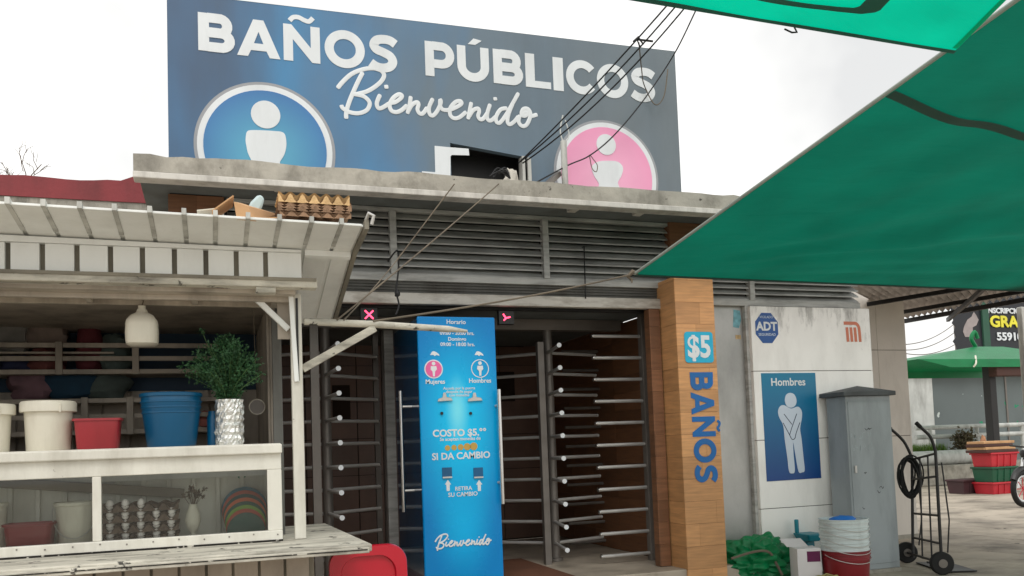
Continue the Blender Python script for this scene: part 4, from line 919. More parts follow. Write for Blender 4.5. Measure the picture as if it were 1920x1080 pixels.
fab = lambda n_, c: mat(n_, c, .85, var=.25, vs=9, bump=.3)
rk = za+.001; rk2 = zb+.001
pxr = lambda x: P(x, 670, Y=6.12).x
lump('cloth_bundle', 'faded red cloth bundle on the upper rack', 'bundle', (pxr(85), 6.13, rk), (.12, .09, .09), fab('faded_red', lin(116, 66, 62)), 1)
lump('cloth_bundle', 'dark blue cloth bundle on the upper rack', 'bundle', (pxr(32), 6.13, rk), (.11, .09, .07), fab('navy', lin(44, 50, 84)), 2)
lump('cloth_bundle', 'bright red bag on top of the upper rack rails', 'bag', (pxr(168), 6.13, rk), (.09, .09, .2), fab('crimson', lin(104, 44, 52)), 3, rough=.2)
lump('cloth_bundle', 'greenish grey bag on the upper rack', 'bag', (pxr(215), 6.13, rk), (.1, .09, .14), fab('sage', lin(96, 112, 108)), 4)
lump('plastic_sack', 'large grey brown sack slumped on the upper rack', 'sack', (pxr(85), 6.14, rk+.16), (.13, .1, .16), fab('taupe', lin(132, 118, 110)), 5)
lump('plastic_sack', 'tall pale grey sack beside the stall end wall', 'sack', (pxr(12), 6.12, rk+.13), (.16, .1, .2), fab('greywhite', lin(138, 136, 132)), 6)
lump('cloth_bundle', 'dull purple cloth bundle on the lower rack', 'bundle', (pxr(60), 6.13, rk2+.21), (.14, .1, .12), fab('mauve', lin(120, 92, 100)), 7)
lump('cloth_bundle', 'dark blue wide bag on the lower rack', 'bag', (pxr(135), 6.13, rk2+.21), (.2, .1, .12), fab('petrol', lin(30, 62, 84)), 8, rough=.25)
lump('cloth_bundle', 'grey green drooping bag at the rack end', 'bag', (pxr(200), 6.13, rk2+.21), (.13, .1, .1), fab('moss', lin(88, 100, 96)), 9)
lump('tray_carton', 'small red and white carton on the lower rack behind the herbs', 'carton', (P(385, 780, Y=6.1).x, 6.1, rk2+.02), (.05, .05, .06), fab('redwhite', lin(190, 120, 110)), 11, rough=.1)
for z_ in (rk2+.2,): build('rack_board', B().box(SX0, .05, 6.0, 6.27, z_-.012, z_), m_stallin, st)
build('rack_board', B().box(SX0, -.6, 6.0, 6.26, rk+.115, rk+.127), m_stallin, st)
p = P(482, 763, Y=5.2); t = thing('pan_lid', 'round tan pan lid with pale rim hanging behind the foil pot', 'lid', (p.x, 5.2, p.z-.06))
build('disc', B().plate([circ(p.x, p.z, .042, 28)], 5.2, .008), m_steeld, t); build('rim', B().tube([(x, 5.195, z) for x, z in circ(p.x, p.z, .043, 28)], .004, 6, True), m_plw, t, smooth=True)
build('hanger', B().tube([(p.x, 5.198, p.z+.05), (p.x-.01, 5.1, p.z+.3), (p.x-.02, 5.0, 2.168)], .002, 5), m_rope, t)
# egg trays in the case, with eggs
ex0, ex1 = P(190, 960, Y=4.72).x, P(335, 960, Y=4.72).x
def egg_tray(x0, x1, y0, y1, z, nx, ny, h, m, label, group, pitch=None):
    b = B(); NX, NY = nx*8, ny*8; vs = []
    for j in range(NY+1):
        for i in range(NX+1):
            u, v = i/NX, j/NY; w = (.5+.25*(math.cos(2*math.pi*u*nx)+math.cos(2*math.pi*v*ny)))**.6
            vs.append((x0+(x1-x0)*u, y0+(y1-y0)*v, z+h*(.12+.88*w)+.0015*noise.noise((u*40, v*40, z*50))))
    fs = [(j*(NX+1)+i, j*(NX+1)+i+1, (j+1)*(NX+1)+i+1, (j+1)*(NX+1)+i) for j in range(NY) for i in range(NX)]
    b.add(vs, fs); k_ = len(b.v)
    # folded rim and skirt
    kk = nx*6; sk = []
    for i in range(kk+1):
        u = i/kk; wv = .003*math.cos(2*math.pi*u*nx)+.004*noise.noise((u*23, z*90, 1)); sk += [(x0+(x1-x0)*u, y0-.003+wv, z+h*.10+.003*noise.noise((u*17, 3, z*70))), (x0+(x1-x0)*u, y0-.001, z+h*(.5+.35*math.cos(2*math.pi*u*nx)))]
    b.add(sk, [(2*i, 2*i+2, 2*i+3, 2*i+1) for i in range(kk)])
    return build('egg_tray', b, m, None, smooth=True, label=label, cat='egg tray', group=group)
trays = [SZ+.022+.052*i for i in range(4)]
ef = None
for i, z in enumerate(trays):
    egg_tray(ex0, ex1, 4.73, 4.93, z, 5, 3, .05, m_pulpd, 'dark pulp egg tray inside the glass case, %s of the loaded stack' % ('bottom', 'second from the bottom', 'third from the bottom', 'topmost')[i], 'stacked egg trays in the case')
    if i in (0, 1, 2, 3):
        for j in range(5):
            if i == 3 and j not in (0, 1, 2): continue
            x = ex0+(ex1-ex0)*(j+.5)/5; zz_ = z+.018
            if ef is None:
                pr = [(0, 0), (.009, .002), (.016, .010), (.0195, .021), (.019, .030), (.015, .041), (.008, .049), (0, .051)]
                ef = build('egg', B().lathe((x, 4.752, zz_), pr, 16), m_egg, None, smooth=True, label='white egg showing at the front of the tray stack in the case', cat='egg', group='eggs in the tray stack')
            else: again(ef, (x+random.uniform(-.002, .002), 4.752, zz_))
# small white vase with dried flowers
cx_, r_ = span(346, 377, 960, 4.72); vb = SZ+.021; H = P(360, 946, Y=4.72).z-vb
t = thing('vase', 'small white vase with dried flowers inside the glass case', 'vase', (cx_, 4.76, vb))
build('body', B().lathe((cx_, 4.76, vb), [(0, 0), (r_*.6, 0), (r_*.6, .008), (r_*.3, H*.2), (r_*.75, H*.35), (r_, H*.55), (r_*.85, H*.75), (r_*.5, H*.93), (r_*.55, H), (r_*.4, H), (r_*.4, H*.9), (0, H*.8)], 26), m_plw, t, smooth=True)
fb, lb = B(), B()
for i in range(16):
    a = rnd.uniform(0, 6.28); s_ = rnd.uniform(.01, .06); e = Vector((cx_+math.cos(a)*s_, 4.76+math.sin(a)*s_*.7, vb+H+rnd.uniform(.03, .085)))
    fb.tube([(cx_, 4.76, vb+H*.85), e], .0013, 4)
    for k_ in range(12): leaf(lb, e, Vector((rnd.gauss(0, 1), rnd.gauss(0, 1), rnd.gauss(0, 1))), rnd.uniform(.012, .024), rnd)
build('dried_stems', fb, m_twig, t); build('dried_petals', lb, mat('dry_petal', lin(104, 92, 78), .9, var=.4, vs=30), t)
# nested coloured dishes leaning on the case back
cx_, r_ = span(416, 505, 990, 4.78)
for i, (nm, c) in enumerate((('dark green', (14, 70, 60)), ('red', (176, 70, 44)), ('lime green', (120, 160, 50)), ('deep green', (10, 74, 62)), ('orange', (200, 96, 50)), ('bottle green', (10, 64, 62)), ('rust red', (172, 72, 46)), ('teal blue', (0, 94, 118)))):
    H_ = r_*(.55+.16*i); y = 4.72+.026*i; b = B()
    zc = SZ+.022; R1 = r_*(.80+.028*i); zc0 = zc+.015*i+.03
    fr_, bk_ = [], []
    pts = circ(cx_, zc0, R1, 36, -18, 198)
    b.plate([pts], y+.012, .012)
    build('round_dish', b, mat('dish_'+nm.replace(' ', '_'), lin(*c), .5, var=.1, bump=.1), None, label='%s round dish in the leaning nest inside the glass case' % nm, cat='dish', bevel=.004)
# long handled paddle lying across the case
build('wooden_paddle', B().bar(P(0, 905, Y=4.94), P(345, 925, Y=4.94), .05, .022, (0, 1, 0)), mat('grey_board', lin(140, 132, 120), .8, var=.2), None, label='long grey wooden slat lying across the back of the glass case', cat='slat', bevel=.004)

ORD = ('bottom', 'second', 'third', 'fourth', 'fifth', 'sixth')
# things on the stall roof
rt = lambda x, y: rz(y, x)+.023
a, c = P(522, 412, Y=4.14), P(658, 424, Y=4.14)
for i in range(6):
    z = rz(4.12, .4)+.027+.0125*i
    egg_tray(a.x+random.uniform(-.006, .006), c.x+random.uniform(-.006, .006), 4.13+random.uniform(-.006, .006), 4.37, z, 6, 5, .034 if i < 5 else .058, m_pulp if i < 5 else m_pulpl,
             'pale empty egg tray topping the stack on the stall roof' if i == 5 else 'brown empty egg tray on the stall roof, %s of its stack' % (ORD[i] if i == 0 else ORD[i]+' from the bottom'), 'egg trays stacked on the stall roof')
b = B(); q = [P(400, 402, Y=4.2), P(436, 374, Y=4.3), P(440, 377, Y=4.25), P(520, 404, Y=4.22), P(436, 409, Y=4.18), P(445, 410, Y=4.17)]
t = thing('cardboard_box', 'torn flattened cardboard box on the stall roof beside the egg trays', 'box', q[4])
hh = P(437, 376, Y=4.25).z
b.hexa([P(444, 412, Y=4.13), P(480, 415, Y=4.13), P(522, 412, Y=4.4), P(446, 400, Y=4.5), P(438, 378, Y=4.14), P(464, 386, Y=4.14), P(519, 401, Y=4.4), P(450, 380, Y=4.5)])
build('flap', b, m_card, t, bevel=.002)
build('side_flap', B().bar(P(398, 405, Y=4.22), P(437, 377, Y=4.22), .18, .006, (0, 0, 1)), m_card, t)
build('under_flap', B().bar(P(370, 405, Y=4.35), P(420, 400, Y=4.35), .2, .005), m_plw, t)
build('loose_flap', B().bar(P(478, 414, Y=4.16), P(528, 411, Y=4.16), .07, .006), m_card, t)
b = B(); q = [P(x, y, Y=4.42) for x, y in ((462, 395), (470, 378), (482, 366), (490, 364), (496, 372), (492, 386), (486, 398))]
b.plate([[(v.x, v.z) for v in q]], 4.45, .03)
build('plastic_bag', b, m_bag, None, bevel=.012, smooth=True, label='pale crumpled plastic bag behind the cardboard on the stall roof', cat='bag')
# red plastic chair beyond the counter end
Yc = 4.75; xl, xr = P(617, 1050, Y=Yc).x, P(763, 1050, Y=Yc).x; zt_ = P(690, 1023, Y=Yc).z
t = thing('plastic_chair', 'glossy red plastic chair beside the counter end of the white stall', 'chair', ((xl+xr)/2, Yc, 0))
def loft(rings):
    n = len(rings[0]); vs = [p for r in rings for p in r]; fs = [tuple(reversed(range(n))), tuple((len(rings)-1)*n+j for j in range(n))]
    for i in range(len(rings)-1):
        for j in range(n): fs.append((i*n+j, i*n+(j+1) % n, (i+1)*n+(j+1) % n, (i+1)*n+j))
    return B().add(vs, fs)
o1 = rrect(xl, xr, .42, zt_, .1, 10); o1 = [(x+(.02*(zt_-z)*(1 if x < (xl+xr)/2 else -1)*-1), z) for x, z in o1]
i1 = rrect(xl+.06, xr-.06, .48, zt_-.055, .1, 10); cxm = (xl+xr)/2
bo = loft([[(x, Yc+.045, z) for x, z in o1], [(x, Yc+.012, z) for x, z in o1], [(cxm+(x-cxm)*.985, Yc, .42+(z-.42)*.99) for x, z in o1], [(x, Yc, z) for x, z in i1], [(cxm+(x-cxm)*.96, Yc+.022, z*.995) for x, z in i1]])
build('backrest', bo, m_chair, t, smooth=True)
build('seat', B().box(xl+.01, xr-.01, Yc+.046, Yc+.46, .39, .435), m_chair, t, bevel=.018)
for x, y in ((xl+.03, Yc+.07), (xr-.03, Yc+.07), (xl+.03, Yc+.42), (xr-.03, Yc+.42)):
    build('leg', B().hexa([(x-.018, y-.018, 0), (x+.018, y-.018, 0), (x+.018, y+.018, 0), (x-.018, y+.018, 0), (x-.026, y-.026, .389), (x+.026, y-.026, .389), (x+.026, y+.026, .389), (x-.026, y+.026, .389)]), m_chair, t, bevel=.006)

# ================================================================== AWNINGS
def sheet(name, q, nu, nv, fn, m, **kw):
    A, Bq, C, D = [Vector(v) for v in q]; vs = []
    for j in range(nv+1):
        for i in range(nu+1):
            u, v = i/nu, j/nv; p = A*(1-u)*(1-v)+Bq*u*(1-v)+C*u*v+D*(1-u)*v
            vs.append(p+Vector(fn(u, v)))
    return build(name, B().add(vs, [(j*(nu+1)+i, j*(nu+1)+i+1, (j+1)*(nu+1)+i+1, (j+1)*(nu+1)+i) for j in range(nv) for i in range(nu)]), m, smooth=True, **kw), (lambda u, v: A*(1-u)*(1-v)+Bq*u*(1-v)+C*u*v+D*(1-u)*v+Vector(fn(u, v)))
tA, tB, tC, tD = P(1190, 515, D=6.1), P(2080, 552, D=9.6), P(2700, 250, D=6.0), P(2120, -150, D=3.0)
def wr(u, v):
    e = math.sin(math.pi*min(1, v*1.0))*math.sin(math.pi*u*.9)
    ang = math.atan2(v, u+1e-6)
    k_ = noise.noise((ang*7, 0, 4))*.05*min(1, (u+v)*1.6)*min(1, v*7)*min(1, u*7)+noise.noise((u*6, v*9, 1))*.02*min(1, v*9)*min(1, u*9)
    return (0, 0, -.10*e+k_)
t = thing('tarp_awning', 'large dark green tarp awning stretched low over the entrance corner', 'awning', (tA.x, tA.y, tA.z))
o_, f_ = sheet('cloth', (tA, tB, tC, tD), 70, 60, wr, m_tarp)
o_.parent = t; o_.location = WL[o_.name]-WL[t.name]
build('hem_rope', B().tube([f_(0, i/40)+Vector((-.004, -.003, .004)) for i in range(41)], .010, 8), mat('pale_hem', lin(150, 158, 150), .8), t, smooth=True)
build('far_hem', B().tube([f_(i/40, 0)+Vector((0, 0, -.003)) for i in range(41)], .009, 8), m_strap, t, smooth=True)
def to_px(p):
    q = p-EYE; z = q.dot(fw); return (CX+F*q.dot(RT)/z, CY-F*q.dot(UP)/z) if z > .1 else (1e6, 1e6)
def uv_at(px_, py_):
    best = min(((to_px(f_(i/120, j/120)), i/120, j/120) for i in range(121) for j in range(121)), key=lambda e: (e[0][0]-px_)**2+(e[0][1]-py_)**2); return best[1], best[2]
ua, ub, uc = uv_at(1686, 181), uv_at(1790, 222), uv_at(1915, 252)
q = [tuple(v) for v in crom([(0, ua[1]), ub, uc, (uc[0]+(uc[0]-ub[0])*1.2, uc[1]+(uc[1]-ub[1])*1.2), (.99, max(.02, uc[1]+(uc[1]-ub[1])*2))], 8)]
pr_ = []
for i in range(len(q)):
    a = Vector(q[max(0, i-1)]); c = Vector(q[min(len(q)-1, i+1)]); d = (c-a).normalized(); n_ = Vector((-d.y, d.x))
    for s_ in (-1, 1): z = Vector(q[i])+n_*.008*s_; pr_.append(f_(max(0, z.x), z.y)+Vector((0, 0, -.008)))
build('seam_strap', B().add(pr_, [(2*i, 2*i+1, 2*i+3, 2*i+2) for i in range(len(q)-1)]), m_strap, t, smooth=True)
kn = tA+Vector((-.03, 0, -.005))
build('corner_knot', B().tube([kn+Vector((.05, 0, .01)), kn+Vector((.01, -.012, .025)), kn+Vector((-.02, .01, -.01)), kn+Vector((.012, .012, -.03)), kn+Vector((.0, -.01, -.055))], [.012, .017, .014, .012, .004], 8), m_rope, t, smooth=True)
# second, thinner tarp overhead
uA, uB, uC, uD = P(1060, -22, D=3.75), P(1788, 98, D=3.35), P(2010, -125, D=2.65), P(1150, -420, D=2.7)
t2 = thing('overhead_tarp', 'bright translucent green tarp overhead with a dark hem', 'awning', uB)
wr2 = lambda u, v: (0, 0, -.03*math.sin(math.pi*u)*math.sin(math.pi*v)+noise.noise((u*5, v*5, 9))*.015*min(1, v*8)*min(1, (1-u)*8))
o_, f2 = sheet('cloth', (uA, uB, uC, uD), 50, 30, wr2, m_tarp2)
o_.parent = t2; o_.location = WL[o_.name]-WL[t2.name]
def strip(q, w, fn, dz=-.006):
    pr_ = []
    for i in range(len(q)):
        a = Vector(q[max(0, i-1)]); c = Vector(q[min(len(q)-1, i+1)]); d = (c-a).normalized(); n_ = Vector((-d.y, d.x))
        for s_ in (-1, 1):
            z = Vector(q[i])+n_*w*s_/2; pr_.append(fn(z.x, z.y)+Vector((0, 0, dz)))
    return B().add(pr_, [(2*i, 2*i+1, 2*i+3, 2*i+2) for i in range(len(q)-1)])
build('hem', strip([(i/30, .016) for i in range(31)], .034, f2), m_strap, t2)
build('side_hem', strip([(.992, i/20) for i in range(1, 21)], .012, f2), m_tarp2, t2)
fr_ = [(.2+.02*i, .21) for i in range(25)]+[(.725, .225), (.74, .25)]+[(.745, .27+.03*i) for i in range(14)]
build('sewn_strap', strip(fr_, .05, f2, -.008), m_strap, t2)
p = P(1490, 52, D=3.52); build('tie_hook', B().tube([p+Vector((0, 0, .05)), p, p+Vector((.01, 0, -.018)), p+Vector((-.015, 0, -.022)), p+Vector((-.05, 0, -.012))], .004, 6), m_cable, t2, smooth=True)

# ================================================================== CABLES AND ROPES
def cord(name, label, pts, r, m, cat='cable', group=None): return build(name, B().tube(pts, r, 6), m, None, smooth=True, label=label, cat=cat, group=group)
end = P(972, 306, Y=6.5)
for i, (x, y, ex, ey) in enumerate(((1345, -100, 0, 0), (1362, -105, 4, -3), (1392, -125, 8, 0))):
    a = P(x, y, Y=4.6+.1*i); cord('overhead_cable', 'black power cable of the bundle rising from the sign opening', sag(P(972+ex, 306+ey, Y=6.5), a, .04+.05*i, 16), .0065, m_cable, group='bundled power cables')
p = P(1199, 77, Y=5.45); cord('cable_tie', 'dark clamp holding the cable bundle together', [p+Vector((-.05, 0, -.01)), p+Vector((-.01, 0, .03)), p+Vector((.03, 0, -.02)), p+Vector((.0, 0, -.04)), p+Vector((-.02, 0, .01)), p+Vector((.11, 0, .012))], .008, m_cable, 'clamp')
cord('thin_cable', 'single thin black cable curving past the pink emblem to the roof edge', crom([P(1345, -70, Y=5.2), P(1302, 25, Y=6.0), P(1262, 105, Y=6.55), P(1205, 190, Y=6.62), P(1150, 255, Y=6.6), P(1105, 292, Y=6.58), P(1065, 310, Y=6.55), P(1000, 345, Y=6.5)], 6), .006, m_cable)
cord('cord_loop', 'pale cord dangling from the cable clamp over the last letters', crom([P(1198, 80, Y=5.45), P(1203, 130, Y=6.1), P(1208, 160, Y=6.68), P(1228, 196, Y=6.68), P(1245, 180, Y=6.68), P(1252, 130, Y=6.68)], 6), .005, m_rope, 'cord')
cord('cord_loop', 'small pale cord loop hanging before the pink emblem', crom([P(1105, 290, Y=6.6), P(1110, 315, Y=6.6), P(1118, 322, Y=6.6), P(1120, 310, Y=6.6), P(1112, 298, Y=6.6), P(1106, 290, Y=6.6)], 5), .004, m_rope, 'cord')
p = P(1060, 350, Y=6.55); pz = P(1060, 265, Y=6.55).z
t = thing('conduit_pipe', 'pale upright conduit pipe on the roof beside the pink emblem', 'pipe', (p.x, 6.55, 3.36))
build('pipe', B().tube([(p.x, 6.55, 3.36), (p.x, 6.55, pz)], .027, 12), m_rib, t, smooth=True)
build('wire_strands', B().tube(crom([(p.x, 6.55, pz-.02), (p.x-.03, 6.54, pz+.08), (p.x, 6.54, pz+.22)], 5), .006, 6).tube(crom([(p.x, 6.55, pz-.02), (p.x+.05, 6.54, pz+.05), (p.x+.02, 6.54, pz+.18)], 5), .005, 6), m_pipe, t, smooth=True)
a, c = P(1008, 350, Y=6.45), P(1052, 322, Y=6.55); build('angle_iron', B().bar((a.x, 6.4, 3.38), (c.x, 6.6, c.z), .05, .04), m_steeld, None, label='short dark angle iron lying propped on the roof edge', cat='angle iron', bevel=.004)
lump('cable_wrap', 'pale plastic wrapped cable joint sitting on the roof edge', 'cable joint', (P(962, 335, Y=6.3).x, 6.34, 3.365), (.06, .06, .09), fab('pale_wrap', lin(206, 200, 188)), 13, rough=.5)
b = B(); p = P(945, 322, Y=6.25)
for i in range(5): b.tube(crom([p+Vector((.05, 0, -.05)), p+Vector((rnd.uniform(-.06, .02), rnd.uniform(-.03, .03), rnd.uniform(-.03, .05))), p+Vector((rnd.uniform(-.12, -.03), 0, rnd.uniform(-.06, .03)))], 5), .006, 6)
build('cable_tails', b, m_cable, None, smooth=True, label='tangle of dark cable ends beside the plastic wrapped joint', cat='cable')
# ropes from the roof edge and the tarp corner to the stall
s1 = P(640, 592, Y=4.7)
cord('tie_rope', 'thin rope from the roof edge down to the stall arm, upper of two', sag(P(852, 345, Y=6.07), P(744, 488, Y=6.0), .0), .005, m_rope, 'rope')
cord('tie_rope', 'thin rope from the cable joint down to the stall arm', sag(P(935, 345, Y=6.07), P(632, 600, Y=4.64), .01), .005, m_rope, 'rope')
cord('tie_rope', 'thin rope from the knot below the louvers to the stall arm', sag(P(744, 488, Y=6.0), P(645, 600, Y=4.64), .01), .004, m_rope, 'rope')
cord('tarp_rope', 'guy rope from the dark green tarp corner to the stall arm', sag(tA+Vector((-.05, 0, -.005)), P(700, 602, Y=4.64), .02), .006, m_rope, 'rope')
w0 = P(745, 470, Y=6.5); cord('hanging_wire', 'knotted dark wire hanging from the left louver mullion', crom([w0+Vector((0, .37, 0)), w0, P(747, 505, Y=6.5), P(743, 545, Y=6.5), P(748, 572, Y=6.5), P(742, 590, Y=6.5)], 5), .007, m_cable, 'wire')
p = P(745, 556, Y=6.5); lump('wire_knot', 'dark tape knot on the hanging wire below the louvers', 'knot', p, (.02, .02, .03), m_cable, 15)
w0 = P(1095, 462, Y=6.86); cord('hanging_wire', 'straight thin wire hanging before the right louver bay', [w0+Vector((0, .04, 0)), w0, P(1098, 560, Y=6.85)], .006, m_cable, 'wire')

# ================================================================== THINGS BY THE WHITE WALL
# utility cabinet
cY = 6.62; xl, xr = P(1594, 900, Y=cY).x, P(1678, 900, Y=cY).x; zt_ = P(1625, 742, Y=cY).z
t = thing('utility_cabinet', 'tall grey metal utility cabinet with a low pyramid cap by the white wall', 'cabinet', ((xl+xr)/2, cY+.15, 0)); dp = .27
build('plinth', B().box(xl-.01, xr+.01, cY-.005, cY+dp+.005, 0, .035), m_concrete, t)
bo = build('body', B().box(xl, xr, cY, cY+dp, .036, zt_), m_cab, t, bevel=.006)
build('door', B().box(xl+.02, xr-.02, cY-.006, cY-.0005, .09, zt_-.05), m_cab, t, bevel=.003)
build('lock', B().box(xl+.05, xl+.075, cY-.02, cY-.0065, .95, 1.02), m_steel, t, bevel=.003)
build('cap', B().add([(xl-.05, cY-.045, zt_), (xr+.035, cY-.045, zt_), (xr+.035, cY+dp+.04, zt_), (xl-.05, cY+dp+.04, zt_), (xl-.05, cY-.045, zt_+.04), (xr+.035, cY-.045, zt_+.04), (xr+.035, cY+dp+.04, zt_+.04), (xl-.05, cY+dp+.04, zt_+.04), ((xl+xr)/2, cY+dp/2, zt_+.105)],
      [(0, 3, 2, 1), (0, 1, 5, 4), (1, 2, 6, 5), (2, 3, 7, 6), (3, 0, 4, 7), (4, 5, 8), (5, 6, 8), (6, 7, 8), (7, 4, 8)]), m_cap, t, bevel=.004)
b = B()
for row in range(2):
    for i in range(6):
        x = xl+.05+.045*i+rnd.uniform(-.008, .008); z = 1.30-.11*row+rnd.uniform(-.01, .01)
        q = [(x+rnd.uniform(-.016, .016), z+rnd.uniform(-.035, .035)) for k_ in range(4)]
        b.ribbon([tuple(v) for v in crom(q, 4)], .0035, cY-.0062, .0003+.0001*(i % 3))
build('chalk_scrawl', b, mat('chalk', lin(172, 184, 188), .9), t)
b = B()
for x, z, w in ((.2, 1.36, .07), (.24, 1.362, .04), (.16, .95, .03), (.33, .80, .05), (.3, .76, .04), (.12, .62, .025)):
    b.ribbon([tuple(v) for v in crom([(xl+x+w*k_/4, z+rnd.uniform(-.012, .012)) for k_ in range(5)], 4)], .005, cY-.0062, .0003)
build('dark_scrawl', b, m_black, t)
# nested buckets
bY = 6.05; cx_, r_ = span(1545, 1619, 1000, 6.2); bc = (cx_, 6.2, 0); zt_ = P(1580, 972, Y=6.2).z
def pail(label, m, z0, h, r1, r0_, group=None):
    t = thing('bucket', label, 'bucket', (bc[0], bc[1], z0), group)
    pr = [(0, 0), (r0_, 0), (r0_+.003, .005)]
    hh = h-.075
    pr += [(r0_+(r1-r0_)*.7, hh), (r1-.004, hh+.001), (r1-.004, hh+.012), (r1-.010, hh+.014), (r1-.010, h-.036), (r1, h-.034), (r1, h-.022), (r1-.008, h-.020), (r1-.008, h-.008), (r1, h-.006), (r1, h), (r1-.012, h), (r0_-.003, .008), (0, .008)]
    build('body', B().lathe((bc[0], bc[1], z0), pr, 36), m, t, smooth=True)
    build('bail_handle', B().tube([(bc[0]+(r1+.002)*math.cos(a), bc[1]-(r1+.006)*math.sin(a), z0+h-.03-.07*math.sin(a)) for a in [math.pi*i/14 for i in range(15)]], .003, 6), m_steel, t, smooth=True)
pail('dark red bucket at the bottom of the nested bucket pile', m_plrd, 0, zt_-.27, r_, r_*.84)
m_plw2 = mat('cool_white_plastic', lin(206, 216, 216), .4, var=.05, bump=.03, dirt=lin(120, 124, 118), damt=.4, ds=8)
for i in range(4): pail(('white bucket nested directly above the dark red bucket', 'second white bucket above the dark red one in the nested pile', 'third white bucket above the dark red one in the nested pile')[i] if i < 3 else 'topmost white bucket of the nested pile holding a blue dish', m_plw2, .075+.0655*i, zt_-.27, r_*(.985+.005*i), r_*.82, 'nested white buckets' if i < 3 else None)
lump('blue_dish', 'bright blue crumpled dish cloth inside the topmost nested bucket', 'cloth', (bc[0]+.015, bc[1]+.02, zt_-.035), (.11, .1, .032), mat('bright_blue', lin(24, 116, 206), .5), 17, rough=.25)
# carton, teal scoop, straw coil
bx = P(1521, 1040, Y=6.28); t = thing('carton', 'small white carton with magenta print beside the nested buckets', 'box', (bx.x, 6.36, 0))
an = R_(-18); ax, ay = Vector((math.cos(an), math.sin(an), 0))*.105, Vector((-math.sin(an), math.cos(an), 0))*.1
build('box', B().obox((bx.x, 6.36, .17), ax, ay, (0, 0, .17)), mat('white_card', lin(224, 220, 220), .7, var=.06), t, bevel=.004)
n_ = -ay.normalized(); build('print', B().obox(Vector((bx.x, 6.36, .27))+n_*.1012+ax*.35, ax*.55, n_*.001, (0, 0, .045)), mat('magenta_print', lin(96, 16, 70), .6), t)
build('lid_flap', B().obox(Vector((bx.x, 6.36, .342))-ay*.9+Vector((0, .2, .03)), ax*.9, Vector((0, .05, .03)), (0, .001, .0015)), mat('white_card', (0, 0, 0, 1)), t)
m_teal = mat('teal_plastic', lin(0, 128, 146), .4, var=.06)
p = P(1523, 1004, Y=6.78); t = thing('dustpan', 'teal plastic dustpan leaning on the white wall behind the carton', 'dustpan', (p.x, 6.8, 0))
build('pan', B().hexa([(p.x-.08, 6.72, p.z-.05), (p.x+.06, 6.72, p.z-.05), (p.x+.06, 6.9, p.z-.06), (p.x-.08, 6.9, p.z-.06), (p.x-.11, 6.7, p.z+.02), (p.x+.1, 6.7, p.z+.02), (p.x+.1, 6.93, p.z+.02), (p.x-.11, 6.93, p.z+.02)]), m_teal, t, bevel=.012)
build('handle', B().box(p.x-.115, p.x-.08, 6.86, 6.89, p.z+.021, p.z+.15), m_teal, t, bevel=.008)
build('stand', B().box(p.x-.05, p.x+.04, 6.8, 6.88, 0, p.z-.052), m_teal, t, bevel=.008)
b = B(); c = Vector((bx.x+.02, 6.13, 0))
for i in range(14): b.tube([(c.x+(.09+rnd.uniform(-.02, .02))*math.cos(a+i), c.y-.02+(.07+rnd.uniform(-.015, .015))*math.sin(a+i), .012+.008*i+.01*math.sin(a*3)) for a in [2*math.pi*k_/22 for k_ in range(22)]], .006, 6, True)
build('straw_rope', b, mat('straw', lin(176, 166, 112), .9, var=.2), None, smooth=True, label='coil of straw coloured rope on the ground before the carton', cat='rope')
# tied green bundle
p = P(1425, 1075, Y=6.35)
lump('tarp_bundle', 'tied green tarp bundle heaped between the wood pillar and white wall', 'bundle', (P(1423, 1050, Y=6.72).x, 6.74, 0), (.33, .24, .225), m_tarpb, 21, rough=.45, n=90, mm=54, crumple=.24)
c = Vector((P(1442, 1040, Y=6.5).x, 6.52, .3))
cord('bundle_rope', 'pale rope tied round the green tarp bundle', crom([c+Vector((-.36, .02, -.03)), c+Vector((-.15, -.03, .02)), c+Vector((.0, -.03, .0)), c+Vector((.06, -.05, -.12)), c+Vector((.09, -.07, -.2))], 6), .012, m_rope, 'rope')

# hand truck
wR, wL_ = P(1765, 1077, Z=0), P(1703, 1056, Z=0)
ax = (wR-wL_); al = ax.length; axn = ax.normalized(); fo = Vector((axn.y, -axn.x, 0)); fo = fo if fo.x > 0 else -fo
t = thing('hand_truck', 'black metal hand truck standing on two wheels beside the grey cabinet', 'hand truck', (wL_+wR)/2)
for c in (wR, wL_):
    k_ = 1 if c is wR else -1; rr = .105
    w_ = build('wheel', B().tube([c+axn*(.025*k_-.028)+Vector((0, 0, rr)), c+axn*(.025*k_+.028)+Vector((0, 0, rr))], rr, 26), m_rubber, t, smooth=True, bevel=.012)
    build('hub', B().tube([c+axn*(.025*k_-.033)+Vector((0, 0, rr)), c+axn*(.025*k_+.033)+Vector((0, 0, rr))], .04, 16), m_steeld, w_, smooth=True)
build('axle', B().tube([wL_+Vector((0, 0, .105)), wR+Vector((0, 0, .105))], .012, 8), m_black, t)
rails = []
iR, iL = wR-axn*.05, wL_+axn*.05
for base, (x1_, y1_), (x2_, y2_) in ((iR, (1754, 846), (1726, 801)), (iL, (1710, 858), (1670, 804))):
    q0 = base+fo*.03+Vector((0, 0, .06)); q1 = P(x1_, y1_, Y=base.y+.02); q2 = P(x2_, y2_, Y=base.y+.05)
    md_ = q1.lerp(q2, .5)+Vector((.03, 0, .02))
    rails.append((q0, q1)); build('side_rail', B().tube([q0, q0.lerp(q1, .5)]+crom([q1, md_, q2], 5), .015, 10), m_black, t, smooth=True)
    build('grip', B().tube([q2, q2+(q2-md_).normalized()*.06], .019, 10), m_rubber, t, smooth=True)
lerp2 = lambda f, g: rails[1][0].lerp(rails[1][1], f).lerp(rails[0][0].lerp(rails[0][1], f), g)
